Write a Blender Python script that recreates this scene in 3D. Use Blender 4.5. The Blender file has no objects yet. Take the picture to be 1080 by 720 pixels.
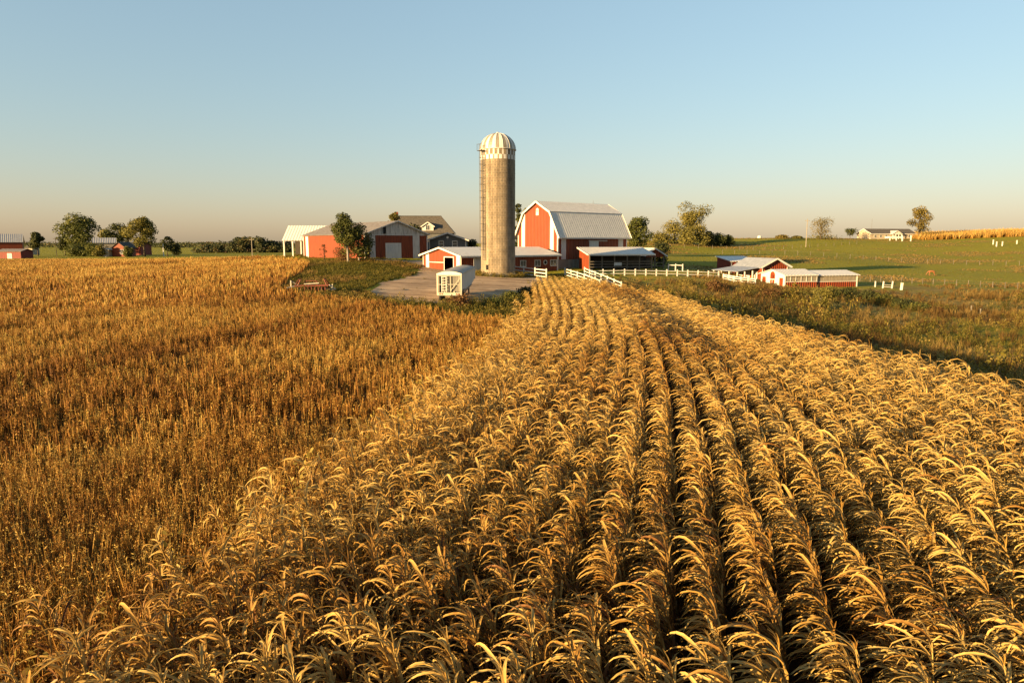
import bpy, math, random
import numpy as np
from mathutils import Vector
R = math.radians
random.seed(7); rng = np.random.default_rng(7)
S = bpy.context.scene
COL = S.collection
# ------------------------------------------------------------------ camera, sky, sun, exposure
CZ = 6.9; PITCH = R(8.22); F = 720.0
cam = bpy.data.cameras.new('camera'); co = bpy.data.objects.new('camera', cam); COL.objects.link(co)
co.location = (0, 0, CZ); co.rotation_euler = (R(90) - PITCH, 0, 0)
cam.sensor_width = 36; cam.lens = 24; cam.clip_start = .2; cam.clip_end = 20000
S.camera = co
SUN_EL = 9.0; SUN_AZ = 53.0
LD = Vector((math.sin(R(SUN_AZ)) * math.cos(R(SUN_EL)), math.cos(R(SUN_AZ)) * math.cos(R(SUN_EL)), -math.sin(R(SUN_EL))))
W = bpy.data.worlds.new('World'); S.world = W; W.use_nodes = True
nt = W.node_tree; nt.nodes.clear()
sky = nt.nodes.new('ShaderNodeTexSky'); sky.sky_type = 'NISHITA'; sky.sun_disc = False
sky.sun_elevation = R(SUN_EL); sky.sun_rotation = R(180 + SUN_AZ)
sky.altitude = 200; sky.air_density = 1.4; sky.dust_density = 1.0; sky.ozone_density = 6.0
bg = nt.nodes.new('ShaderNodeBackground'); bg.inputs[1].default_value = .085
wo = nt.nodes.new('ShaderNodeOutputWorld')
gm = nt.nodes.new('ShaderNodeGamma'); gm.inputs[1].default_value = .6           # softens the sky's contrast: a hazy evening
tn = nt.nodes.new('ShaderNodeMix'); tn.data_type = 'RGBA'; tn.blend_type = 'MULTIPLY'; tn.inputs[0].default_value = 1; tn.inputs[7].default_value = (1.57, 1.23, 1.02, 1); tn.clamp_result = False
nt.links.new(sky.outputs[0], gm.inputs[0]); nt.links.new(gm.outputs[0], tn.inputs[6]); nt.links.new(tn.outputs[2], bg.inputs[0]); nt.links.new(bg.outputs[0], wo.inputs[0])
sl = bpy.data.lights.new('sun', 'SUN'); sl.energy = 5.0; sl.angle = R(.5); sl.color = (1, .68, .315)
so = bpy.data.objects.new('sun', sl); COL.objects.link(so); so.rotation_euler = LD.to_track_quat('-Z', 'Y').to_euler()
S.view_settings.view_transform = 'Standard'; S.view_settings.look = 'None'
S.view_settings.exposure = 2.15; S.view_settings.gamma = 1; S.view_settings.use_curve_mapping = False
S.render.engine = 'CYCLES'
S.cycles.max_bounces = 6; S.cycles.diffuse_bounces = 3; S.cycles.transmission_bounces = 3; S.cycles.transparent_max_bounces = 4
S.cycles.use_denoising = True

# ------------------------------------------------------------------ helpers
def tag(o, label=None, cat=None, group=None, kind=None):
    if label: o['label'] = label
    if cat: o['category'] = cat
    if group: o['group'] = group
    if kind: o['kind'] = kind
    return o
def empty(name, loc, rz=0, label=None, cat=None, group=None):
    o = bpy.data.objects.new(name, None); COL.objects.link(o)
    o.location = loc; o.rotation_euler = (0, 0, rz); o.empty_display_size = .3
    return tag(o, label, cat, group)
SPLIT = {'gable_wall', 'side_wall', 'end_wall', 'rake_trim', 'roof_trim', 'gable_trim', 'wall', 'door_frame', 'insulator', 'gate_rail', 'dormer_trim', 'back_wall', 'trim', 'bay_trim', 'drawbar', 'hitch', 'tool_mast'}
class MB:
    def __init__(s): s.v = []; s.f = []; s.m = []; s.mi = 0
    def add(s, vs, fs):
        b = len(s.v); s.v += [tuple(p) for p in vs]
        for f in fs: s.f.append(tuple(b + i for i in f)); s.m.append(s.mi)
        return s
    def poly(s, pts): return s.add(pts, [tuple(range(len(pts)))])
    def box(s, x0, x1, y0, y1, z0, z1):
        return s.add([(x0,y0,z0),(x1,y0,z0),(x1,y1,z0),(x0,y1,z0),(x0,y0,z1),(x1,y0,z1),(x1,y1,z1),(x0,y1,z1)],
                     [(3,2,1,0),(4,5,6,7),(0,1,5,4),(1,2,6,5),(2,3,7,6),(3,0,4,7)])
    def slab(s, a, b, c, d, t):                       # quad a,b,c,d thickened downwards along its normal
        a, b, c, d = map(Vector, (a, b, c, d)); n = (b - a).cross(d - a).normalized() * t
        if n.z < 0: n = -n
        return s.add([a, b, c, d, a - n, b - n, c - n, d - n], [(0,1,2,3),(7,6,5,4),(0,4,5,1),(1,5,6,2),(2,6,7,3),(3,7,4,0)])
    def bar(s, p, q, w, h=None):
        p, q = Vector(p), Vector(q); h = h or w; d = (q - p).normalized()
        up = Vector((0, 0, 1)) if abs(d.z) < .95 else Vector((0, 1, 0))
        a = d.cross(up).normalized() * w / 2; b = a.cross(d).normalized() * h / 2
        vs = [p - a - b, p + a - b, p + a + b, p - a + b, q - a - b, q + a - b, q + a + b, q - a + b]
        return s.add(vs, [(0,1,2,3),(7,6,5,4),(0,4,5,1),(1,5,6,2),(2,6,7,3),(3,7,4,0)])
    def tube(s, pts, rad, n=6, cap=True):
        pts = [Vector(p) for p in pts]; k = len(pts)
        if not hasattr(rad, '__len__'): rad = [rad] * k
        vs = []
        for i, p in enumerate(pts):
            d = (pts[min(i + 1, k - 1)] - pts[max(i - 1, 0)]).normalized()
            up = Vector((0, 0, 1)) if abs(d.z) < .9 else Vector((1, 0, 0))
            a = d.cross(up).normalized(); b = d.cross(a).normalized()
            for j in range(n):
                t = 2 * math.pi * j / n; vs.append(p + (a * math.cos(t) + b * math.sin(t)) * rad[i])
        fs = [(i*n+j, i*n+(j+1)%n, (i+1)*n+(j+1)%n, (i+1)*n+j) for i in range(k-1) for j in range(n)]
        if cap: fs += [tuple(range(n-1, -1, -1)), tuple((k-1)*n+j for j in range(n))]
        return s.add(vs, fs)
    def lathe(s, prof, n=48, cx=0, cy=0, matf=None):
        vs = []
        for r, z in prof:
            for j in range(n): t = 2*math.pi*j/n; vs.append((cx + r*math.cos(t), cy + r*math.sin(t), z))
        for i in range(len(prof)-1):
            for j in range(n):
                pass
        b = len(s.v); s.v += vs
        for i in range(len(prof)-1):
            for j in range(n):
                s.f.append((b+i*n+j, b+i*n+(j+1)%n, b+(i+1)*n+(j+1)%n, b+(i+1)*n+j)); s.m.append(matf(i, j) if matf else s.mi)
        return s
    def build(s, name, mat, parent=None, smooth=False, label=None):
        if name in SPLIT:
            par = list(range(len(s.v)))
            def fd(i):
                while par[i] != i: par[i] = par[par[i]]; i = par[i]
                return i
            for f in s.f:
                for i in f[1:]: par[fd(i)] = fd(f[0])
            isl = {}
            for f in s.f: isl.setdefault(fd(f[0]), []).append(f)
            if len(isl) > 1:
                first = None
                for fs in isl.values():
                    ids = sorted({i for f in fs for i in f}); mp = {i: k for k, i in enumerate(ids)}; q = MB(); q.add([s.v[i] for i in ids], [tuple(mp[i] for i in f) for f in fs]); q.one = True
                    o = q.build_one(name, mat, parent, smooth, label); first = first or o
                return first
        return s.build_one(name, mat, parent, smooth, label)
    def build_one(s, name, mat, parent=None, smooth=False, label=None):
        me = bpy.data.meshes.new(name); me.from_pydata(s.v, [], s.f)
        for m in (mat if isinstance(mat, (list, tuple)) else [mat]): me.materials.append(m)
        me.polygons.foreach_set('material_index', s.m)
        if smooth: me.polygons.foreach_set('use_smooth', [True]*len(s.f))
        me.update(); o = bpy.data.objects.new(name, me); COL.objects.link(o)
        if parent: o.parent = parent
        if label: o['label'] = label
        return o

# ------------------------------------------------------------------ materials
M = {}
AL = .54                              # overall reflectance trim for every surface
def nmat(name):
    m = bpy.data.materials.new(name); m.use_nodes = True; M[name] = m
    n = m.node_tree.nodes; return m, n, m.node_tree.links, n['Principled BSDF']
def paint(name, col, rough=.65, var=.18, scale=1.5, ribs=None, rib_depth=.02, metal=0, streak=True, dirt=None, spec=.3):
    """painted / weathered surface: noise wear, vertical streaks, optional ribs along an axis (period in metres)"""
    m, n, L, b = nmat(name)
    tc = n.new('ShaderNodeTexCoord')
    mp = n.new('ShaderNodeMapping'); mp.inputs['Scale'].default_value = (scale*3, scale*3, scale*.35) if streak else (scale,)*3
    L.new(tc.outputs['Object'], mp.inputs[0])
    no = n.new('ShaderNodeTexNoise'); no.inputs['Detail'].default_value = 6; no.inputs['Scale'].default_value = 1; no.inputs['Roughness'].default_value = .65
    L.new(mp.outputs[0], no.inputs['Vector'])
    r = n.new('ShaderNodeValToRGB'); c = np.array(col)*AL
    d = np.array(dirt)*AL if dirt is not None else c * (1 - 2.2*var)
    r.color_ramp.elements[0].position = .3; r.color_ramp.elements[1].position = .72
    r.color_ramp.elements[0].color = (*np.clip(d, 0, 1), 1); r.color_ramp.elements[1].color = (*np.clip(c*(1+var*.6), 0, 1), 1)
    L.new(no.outputs[0], r.inputs[0]); L.new(r.outputs[0], b.inputs['Base Color'])
    b.inputs['Roughness'].default_value = rough; b.inputs['Metallic'].default_value = metal; b.inputs['Specular IOR Level'].default_value = spec
    if ribs:
        ax, per = ribs
        wv = n.new('ShaderNodeTexWave'); wv.wave_type = 'BANDS'; wv.bands_direction = ax; wv.inputs['Scale'].default_value = 2*math.pi/per/20*1.0
        L.new(tc.outputs['Object'], wv.inputs['Vector'])
        bp = n.new('ShaderNodeBump'); bp.inputs['Distance'].default_value = rib_depth; bp.inputs['Strength'].default_value = 1
        L.new(wv.outputs['Fac'], bp.inputs['Height']); L.new(bp.outputs[0], b.inputs['Normal'])
    return m
def leafmat(name, stops, trans=.3, rough=.7, objrand=0.0, speck=0.0):
    """tint attribute -> colour ramp; diffuse + translucent"""
    stops = [(p, tuple(np.array(c)*AL)) for p, c in stops]
    m, n, L, b = nmat(name)
    at = n.new('ShaderNodeAttribute'); at.attribute_name = 'tint'
    r = n.new('ShaderNodeValToRGB'); el = r.color_ramp.elements
    el[0].position = stops[0][0]; el[0].color = (*stops[0][1], 1)
    el[1].position = stops[-1][0]; el[1].color = (*stops[-1][1], 1)
    for p, c in stops[1:-1]: e = el.new(p); e.color = (*c, 1)
    src = at.outputs['Fac']
    if objrand:
        oi = n.new('ShaderNodeObjectInfo'); ma = n.new('ShaderNodeMath'); ma.operation = 'MULTIPLY_ADD'
        ma.inputs[1].default_value = objrand; L.new(oi.outputs['Random'], ma.inputs[0]); L.new(src, ma.inputs[2]); src = ma.outputs[0]
    if speck:                                                          # blotches and streaks of decay on the dry leaf
        tc = n.new('ShaderNodeTexCoord'); no = n.new('ShaderNodeTexNoise'); no.inputs['Scale'].default_value = 17; no.inputs['Detail'].default_value = 4; L.new(tc.outputs['Object'], no.inputs['Vector'])
        mm = n.new('ShaderNodeMath'); mm.operation = 'MULTIPLY_ADD'; mm.inputs[1].default_value = speck*2; mm.inputs[2].default_value = -speck; L.new(no.outputs[0], mm.inputs[0])
        ad = n.new('ShaderNodeMath'); L.new(src, ad.inputs[0]); L.new(mm.outputs[0], ad.inputs[1]); src = ad.outputs[0]
    L.new(src, r.inputs[0]); L.new(r.outputs[0], b.inputs['Base Color'])
    b.inputs['Roughness'].default_value = rough; b.inputs['Specular IOR Level'].default_value = .25
    tr = n.new('ShaderNodeBsdfTranslucent'); L.new(r.outputs[0], tr.inputs[0])
    mx = n.new('ShaderNodeMixShader'); mx.inputs[0].default_value = trans
    L.new(b.outputs[0], mx.inputs[1]); L.new(tr.outputs[0], mx.inputs[2]); L.new(mx.outputs[0], n['Material Output'].inputs[0])
    return m

RED = (.32, .056, .010)
paint('red_siding_x', RED, .65, .24, scale=1.1, ribs=('X', .42), rib_depth=.06)
paint('red_siding_y', RED, .65, .20, scale=1.1, ribs=('Y', .42), rib_depth=.06)
paint('red_plain', RED, .6, .16)
paint('red_dull', (.30, .045, .022), .7, .2)
paint('rust_red', (.26, .06, .025), .7, .3, scale=4, streak=False)
paint('white_paint', (.95, .90, .80), .55, .10)
paint('white_worn', (.84, .80, .73), .6, .2)
paint('white_panel', (.80, .79, .76), .6, .14)
paint('roof_metal_x', (1.0, .94, .82), .5, .10, ribs=('X', .55), rib_depth=.05, dirt=(.76, .72, .64), streak=False)
paint('roof_metal_y', (1.0, .94, .82), .5, .10, ribs=('Y', .55), rib_depth=.05, dirt=(.76, .72, .64), streak=False)
paint('roof_white_x', (1.0, .96, .86), .5, .08, ribs=('X', .6), rib_depth=.04, streak=False)
paint('roof_worn_y', (.34, .31, .27), .55, .2, ribs=('Y', .6), rib_depth=.05, dirt=(.20, .15, .11), streak=False)
paint('roof_worn_x', (.34, .30, .25), .55, .2, ribs=('X', .6), rib_depth=.05, dirt=(.22, .16, .11), streak=False)
paint('roof_grey_x', (.55, .54, .52), .5, .15, ribs=('X', .6), rib_depth=.05, streak=False)
paint('roof_shadow_y', (.44, .47, .52), .5, .15, ribs=('Y', .55), rib_depth=.05, streak=False)  # blue-grey paints the silo's shadow into the horse barn and porch roofs
paint('rear_panel', (.24, .22, .18), .6, .2)
paint('shingle', (.17, .145, .11), .85, .25, scale=2.5, streak=False)
paint('shingle_dark', (.10, .095, .085), .85, .2, scale=2.5, streak=False)
paint('house_grey', (.17, .17, .165), .7, .12, ribs=('Z', .2), rib_depth=.03)
paint('house_cream', (.62, .52, .38), .7, .1, ribs=('Z', .2), rib_depth=.03)
paint('gable_grey', (.82, .78, .70), .7, .3, ribs=('X', .35), rib_depth=.04)
paint('concrete', (.36, .32, .26), .9, .2, scale=1, dirt=(.24, .21, .17))
paint('dark_wood', (.10, .075, .05), .85, .3, scale=3)
paint('grey_wood', (.26, .22, .17), .85, .3, scale=3)
paint('old_board', (.42, .36, .27), .8, .25, scale=3)
paint('bark', (.13, .095, .065), .9, .3, scale=4)
paint('pale_bark', (.42, .37, .30), .85, .25, scale=4)
paint('steel', (.30, .30, .29), .5, .2, metal=.6)
paint('dark_steel', (.08, .075, .07), .6, .2)
paint('tyre', (.025, .024, .022), .85, .2)
paint('tarp', (.50, .46, .38), .6, .2, dirt=(.26, .24, .20), streak=False)
paint('cream_metal', (.66, .60, .47), .5, .12)
paint('black_dark', (.02, .018, .015), .9, .1)
paint('horse_coat', (.34, .13, .045), .6, .15, scale=2, streak=False)
paint('horse_hair', (.10, .04, .02), .8, .15)
m, n, L, b = nmat('window_glass'); b.inputs['Base Color'].default_value = (.05, .055, .06, 1); b.inputs['Roughness'].default_value = .08; b.inputs['Specular IOR Level'].default_value = .6
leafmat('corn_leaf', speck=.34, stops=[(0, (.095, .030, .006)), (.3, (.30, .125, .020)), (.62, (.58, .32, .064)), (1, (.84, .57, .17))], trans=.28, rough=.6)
leafmat('corn_stalk', [(0, (.11, .042, .008)), (1, (.38, .20, .04))], .05)
leafmat('husk', [(0, (.34, .22, .09)), (1, (.62, .48, .25))], .1)
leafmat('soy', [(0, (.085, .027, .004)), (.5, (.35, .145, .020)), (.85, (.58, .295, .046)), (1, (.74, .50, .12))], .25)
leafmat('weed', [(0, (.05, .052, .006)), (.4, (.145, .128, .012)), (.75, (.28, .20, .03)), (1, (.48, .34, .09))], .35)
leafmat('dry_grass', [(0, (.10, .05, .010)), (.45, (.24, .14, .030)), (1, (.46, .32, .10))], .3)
leafmat('yellow_weed', [(0, (.28, .20, .03)), (1, (.62, .46, .10))], .35)
leafmat('leaf_green', [(0, (0.058, 0.072, 0.014)), (.5, (0.123, 0.138, 0.026)), (1, (0.275, 0.261, 0.051))], .35)
leafmat('leaf_dark', [(0, (0.036, 0.046, 0.013)), (.5, (0.072, 0.084, 0.020)), (1, (0.160, 0.157, 0.035))], .3)
leafmat('leaf_olive', [(0, (0.116, 0.110, 0.020)), (.5, (0.239, 0.210, 0.041)), (1, (0.435, 0.355, 0.080))], .35)
leafmat('leaf_rust', [(0, (.09, .04, .012)), (.5, (.18, .085, .025)), (1, (.30, .18, .06))], .3)
leafmat('leaf_gold', [(0, (.12, .095, .018)), (.5, (.25, .19, .035)), (1, (.42, .31, .07))], .35)

# ------------------------------------------------------------------ terrain heights (metres, camera stands at x=y=0, 6.9 up)
CP = np.array([
 (0,0,0),(-10,5,0),(10,5,0),(18,10,-.1),(0,20,0),(-10,20,0),(10,20,0),(17,25,-.15),(0,40,0),(8,40,0),(15,40,-.1),(5,60,.05),(14,62,-.1),(10,75,.15),(5,85,.5),(14,78,0),
 (-20,15,0),(-30,40,0),(-60,40,0),(-12,40,0),(-8,58,.25),(-8,66,.45),(-14,70,.7),(-20,70,1.2),(-24,76,1.65),(-40,72,.9),(-100,60,.3),(-60,100,1.5),(-60,145,2.9),(-46,145,3.4),(-38,118,2.9),(-33,98,2.3),
 (-100,190,2.1),(-140,200,1.7),(-150,120,.8),(-95,120,1.2),(-200,260,1.5),(-200,330,1.2),(-100,300,1.8),(-50,300,2.1),(-100,420,1.6),(-150,400,1.0),(-60,200,2.7),
 (-27,125,3.95),(-45,148,4.0),(-16,133,3.9),(-25,112,3.3),(-26,100,2.6),(-22,90,2.1),(-30,160,4.0),(-55,165,3.5),
 (-5,74,.7),(-3,85,1.1),(-10,95,1.9),(-15,106,2.4),(-2,104,1.95),(-8,110,2.25),(8,121,2.1),(-16,118,2.9),(8,130,2.3),(23,137,2.4),(2,136,2.6),(-10,145,3.4),(-20,168,3.8),
 (14,118,2.2),(25,126,1.9),(20,112,1.5),(30,115,1.3),(36,118,1.1),(8.6,110,1.45),(12.8,97,.8),(15.6,96,.5),(33,128,1.9),
 (22,20,-.9),(24,32,-1.3),(24,50,-1.5),(30,70,-2.0),(22,72,-1.0),(22,90,-.1),(40,90,-1.3),(45,60,-2.7),(60,90,-2.1),(60,60,-2.9),(80,80,-2.4),(30,100,.2),
 (45,112,-.2),(58,116,-.4),(48,126,0),(76,125,-.8),(90,150,-.8),(112,184,0),(65,150,.5),(48,170,2.3),(40,150,1.9),(30,150,2.6),(90,125,-1.2),(120,150,-.9),
 (160,260,3.7),(178,327,8.4),(200,330,8.9),(57,230,4.0),(74,262,5.6),(83,300,7.4),(86,200,3.0),(125,290,7.0),(138,322,9.0),(140,400,8.4),(200,420,8.2),(248,330,10.9),(172,270,4.7),(210,270,5.2),(260,260,6),
 (50,235,5.2),(30,180,3.9),(66,262,6.3),(0,165,3.4),(0,250,4),(0,400,4),(60,330,7.4),(60,420,7),
 (-600,300,1),(-300,600,.5),(0,600,3),(300,600,6),(600,300,8),(600,0,2),(-600,0,0),(0,-200,0),(-300,-300,0),(300,-250,-1),(100,-50,-1.5),(50,0,-2.2),(100,40,-2.5),(150,100,-1.8),(200,180,.5),(-60,-20,0),(-250,100,.5)
], dtype=float)
def _phi(r2): return .5 * r2 * np.log(r2 + 1e-9)
def _fit():
    P = CP[:, :2] / 100; n = len(P)
    d = ((P[:, None] - P[None]) ** 2).sum(-1); A = np.zeros((n+3, n+3))
    A[:n, :n] = _phi(d) + np.eye(n) * 2e-4; A[:n, n] = 1; A[:n, n+1:] = P; A[n, :n] = 1; A[n+1:, :n] = P.T
    return P, np.linalg.solve(A, np.concatenate([CP[:, 2], [0, 0, 0]]))
_P, _W = _fit()
def rowshift(Y):                       # crop rows: x = x0 + rowshift(y), a gentle curve
    Y = np.asarray(Y, float); y = np.clip(Y, -50, 62)
    return .30*y - .00235*y*y + np.maximum(Y - 62, 0) * .012
def height(X, Y):
    X = np.asarray(X, float).ravel(); Y = np.asarray(Y, float).ravel(); out = np.empty_like(X)
    for i in range(0, len(X), 20000):
        p = np.stack([X[i:i+20000], Y[i:i+20000]], 1) / 100
        d = ((p[:, None] - _P[None]) ** 2).sum(-1)
        out[i:i+20000] = _phi(d) @ _W[:-3] + _W[-3] + p @ _W[-2:]
    r = np.hypot(X, Y); t = np.clip((r - 450) / 450, 0, 1); t = t*t*(3-2*t)
    far = 1.5 + 2.0*np.sin(X/410+1)*np.cos(Y/530) + 4 * np.clip(X / 900, -0.3, 1)
    out = out*(1-t) + far*t
    sw = np.exp(-((X - rowshift(Y) - 3.0) / 2.2)**2) * np.clip((Y - 22) / 14, 0, 1) * np.clip((74 - Y) / 12, 0, 1)
    return out - .55*sw
def hz(x, y): return float(height([x], [y])[0])
def at(px, Y): return (px - 540) / F * Y                      # x of an image column at depth Y
def zat(py, Y): return CZ - Y * math.tan(math.atan((py - 360) / F) + PITCH)                # height of an image line at depth Y
def vnoise(X, Y, s, seed=0):
    """smooth value noise 0..1"""
    r = np.random.default_rng(seed).random((256, 256)); x = X/s + 37.3; y = Y/s + 91.7
    xi = np.floor(x).astype(int); yi = np.floor(y).astype(int); fx = x-xi; fy = y-yi; fx = fx*fx*(3-2*fx); fy = fy*fy*(3-2*fy)
    g = lambda i, j: r[i % 256, j % 256]
    return (g(xi,yi)*(1-fx)+g(xi+1,yi)*fx)*(1-fy)+(g(xi,yi+1)*(1-fx)+g(xi+1,yi+1)*fx)*fy
def inpoly(X, Y, poly):
    c = np.zeros(len(X), bool); n = len(poly); j = n-1
    for i in range(n):
        (xi, yi), (xj, yj) = poly[i], poly[j]
        if yi != yj: c ^= ((yi > Y) != (yj > Y)) & (X < (xj-xi)*(Y-yi)/(yj-yi)+xi)
        j = i
    return c
def inview(X, Y, m=2.0): return (np.abs(X) < .76*np.maximum(Y, 0) + m) & (Y > -6)

CORN_L = -7.8
def corn_left(Y): return CORN_L + rowshift(Y) + np.clip((np.asarray(Y, float) - 45) / 40, 0, 1) * 2.2
def corn_right(Y): return np.interp(Y, [-10, 24, 38, 70, 76, 88], [19.5, 18.3, 17.4, 15.9, 12.5, 9.5])
CORN_END = 86.5
soy_px = [(560,46),(548,53),(520,57),(450,62),(380,68),(315,71),(300,78),(305,90),(322,102),(328,118),(316,135),(300,148),(250,156),(200,167),(100,190),(0,200),(-120,210)]
SOY = [(at(p, y), y) for p, y in soy_px] + [(-155, 150), (-90, 20), (-40, -8)] + [(float(corn_left(y)) - .35, float(y)) for y in range(-8, 47, 3)]
yard_px = [(392,84),(402,96),(440,104),(446,110),(452,116),(455,122),(437,126),(400,119),(395,126),(458,130),(500,103),(540,100),(556,101),(566,95),(556,86),(550,78),(520,74),(470,72),(440,73),(410,76)]
YARD = [(at(p, y), y) for p, y in [(384,78),(402,87),(432,97),(443,108),(445,114),(447,118),(425,122),(396,121),(394,124),(455,127),(490,112),(500,104),(540,103),(560,104),(572,106),(580,104),(584,98),(566,92),(556,84),(548,77),(520,73),(470,70),(430,71),(405,73)]]
def covers(X, Y):
    soil = inpoly(X, Y, [(float(corn_left(y))-.3, y) for y in range(-8, 88, 4)] + [(float(corn_right(y))+.3, y) for y in range(87, -9, -4)])
    soy = inpoly(X, Y, SOY)
    return soil, soy

# ground sheet: polar grid fine ahead, coarse behind
def ground():
    ang = np.concatenate([np.linspace(-48, 48, 300), np.linspace(48, 312, 67)[1:-1]]); ang = np.radians(90 - ang)
    rad = np.concatenate([[0.01], np.geomspace(2.5, 520, 420), np.geomspace(540, 9000, 40)])
    A, Rr = np.meshgrid(ang, rad); X = (Rr*np.cos(A)).ravel(); Y = (Rr*np.sin(A)).ravel(); Z = height(X, Y)
    r = np.hypot(X, Y)
    na, nr = len(ang), len(rad)
    i, j = np.meshgrid(np.arange(nr-1), np.arange(na), indexing='ij'); j2 = (j+1) % na
    faces = np.stack([i*na+j, i*na+j2, (i+1)*na+j2, (i+1)*na+j], -1).reshape(-1, 4)[:, ::-1]
    me = mesh_np('ground', np.stack([X, Y, Z], 1), faces)
    soil, soy = covers(X, Y)
    dry = np.clip((vnoise(X, Y*2.2, 26, 1)*.6 + vnoise(X, Y*1.6, 9, 2)*.4 - .49)*5, 0, 1)*.7
    val = (X > corn_right(np.clip(Y, -10, 88)) - 1) & (Y < 128)
    valw = np.clip((128-Y)/12, 0, 1) * val
    dry = np.maximum(dry * (X > 20), valw * np.clip((vnoise(X, Y, 7, 5)*.6+vnoise(X, Y, 2.5, 6)*.4-.25)*2.6, 0, 1))
    for nm, a in (('soil', soil), ('soy', soy), ('dry', dry)):
        at_ = me.attributes.new(nm, 'FLOAT', 'POINT'); at_.data.foreach_set('value', a.astype(np.float32))
    me.polygons.foreach_set('use_smooth', np.ones(len(faces), bool))
    m, n, L, b = nmat('ground')
    tc = n.new('ShaderNodeTexCoord')
    def noise(sc, det=5):
        q = n.new('ShaderNodeTexNoise'); q.inputs['Scale'].default_value = sc; q.inputs['Detail'].default_value = det; L.new(tc.outputs['Object'], q.inputs['Vector']); return q.outputs[0]
    def ramp(src, c0, c1, p0=.35, p1=.65):
        q = n.new('ShaderNodeValToRGB'); q.color_ramp.elements[0].position = p0; q.color_ramp.elements[1].position = p1
        q.color_ramp.elements[0].color = (*[AL*k for k in c0], 1); q.color_ramp.elements[1].color = (*[AL*k for k in c1], 1); L.new(src, q.inputs[0]); return q.outputs[0]
    def mix(a, b_, f):
        q = n.new('ShaderNodeMix'); q.data_type = 'RGBA'; L.new(f, q.inputs[0]); L.new(a, q.inputs[6]); L.new(b_, q.inputs[7]); return q.outputs[2]
    def attr(nm): q = n.new('ShaderNodeAttribute'); q.attribute_name = nm; return q.outputs['Fac']
    g = ramp(noise(.05, 8), (.29, .27, .012), (.38, .325, .020)); g2 = ramp(noise(1.1, 8), (.23, .235, .010), (.43, .355, .030))
    q = n.new('ShaderNodeMix'); q.data_type = 'RGBA'; q.inputs[0].default_value = .5; L.new(g, q.inputs[6]); L.new(g2, q.inputs[7]); g = q.outputs[2]
    d = ramp(noise(.9, 8), (.22, .15, .026), (.40, .29, .075))
    c = mix(g, d, attr('dry'))
    c = mix(c, ramp(noise(2, 8), (.13, .05, .008), (.24, .10, .018)), attr('soy'))
    c = mix(c, ramp(noise(3, 8), (.05, .028, .012), (.09, .052, .022)), attr('soil'))
    L.new(c, b.inputs['Base Color']); b.inputs['Roughness'].default_value = .95; b.inputs['Specular IOR Level'].default_value = .1
    bp = n.new('ShaderNodeBump'); bp.inputs['Distance'].default_value = .25; bp.inputs['Strength'].default_value = .8; L.new(noise(1.6, 8), bp.inputs['Height']); L.new(bp.outputs[0], b.inputs['Normal'])
    me.materials.append(m); o = bpy.data.objects.new('ground', me); COL.objects.link(o); tag(o, kind='structure')
def mesh_np(name, V, Fq, tint=None, smooth=False):
    me = bpy.data.meshes.new(name); V = np.ascontiguousarray(V, np.float32); Fq = np.ascontiguousarray(Fq, np.int32); k = Fq.shape[1]
    me.vertices.add(len(V)); me.vertices.foreach_set('co', V.ravel())
    me.loops.add(Fq.size); me.loops.foreach_set('vertex_index', Fq.ravel())
    me.polygons.add(len(Fq)); me.polygons.foreach_set('loop_start', np.arange(0, Fq.size, k, dtype=np.int32))
    me.polygons.foreach_set('loop_total', np.full(len(Fq), k, np.int32))
    me.update(calc_edges=True)
    if tint is not None:
        a = me.attributes.new('tint', 'FLOAT', 'POINT'); a.data.foreach_set('value', np.ascontiguousarray(np.clip(tint, 0, 1), np.float32))
    if smooth: me.polygons.foreach_set('use_smooth', np.ones(len(Fq), bool))
    return me
ground()
def sheet(name, poly, mat, off=.05, step=.8, jag=.7, thick_edge=True):
    P = np.array(poly); x0, y0 = P.min(0)-1; x1, y1 = P.max(0)+1
    gx = np.arange(x0, x1, step); gy = np.arange(y0, y1, step); X, Y = np.meshgrid(gx, gy); nx = len(gx)
    Xc, Yc = (X[:-1, :-1]+step/2).ravel(), (Y[:-1, :-1]+step/2).ravel()
    ok = inpoly(Xc + (vnoise(Xc, Yc, 2.2, 3)-.5)*2*jag, Yc + (vnoise(Xc, Yc, 2.6, 4)-.5)*3*jag, poly)
    i, j = np.meshgrid(np.arange(len(gy)-1), np.arange(nx-1), indexing='ij')
    Fq = np.stack([i*nx+j, i*nx+j+1, (i+1)*nx+j+1, (i+1)*nx+j], -1).reshape(-1, 4)[ok]
    V = np.stack([X.ravel(), Y.ravel(), height(X, Y)+off], 1)
    used, inv = np.unique(Fq, return_inverse=True); me = mesh_np(name, V[used], inv.reshape(-1, 4), smooth=True)
    me.materials.append(mat); o = bpy.data.objects.new(name, me); COL.objects.link(o); return o
paint('gravel', (.80, .55, .32), .95, .2, scale=.5, streak=False, dirt=(.44, .29, .16))
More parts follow.
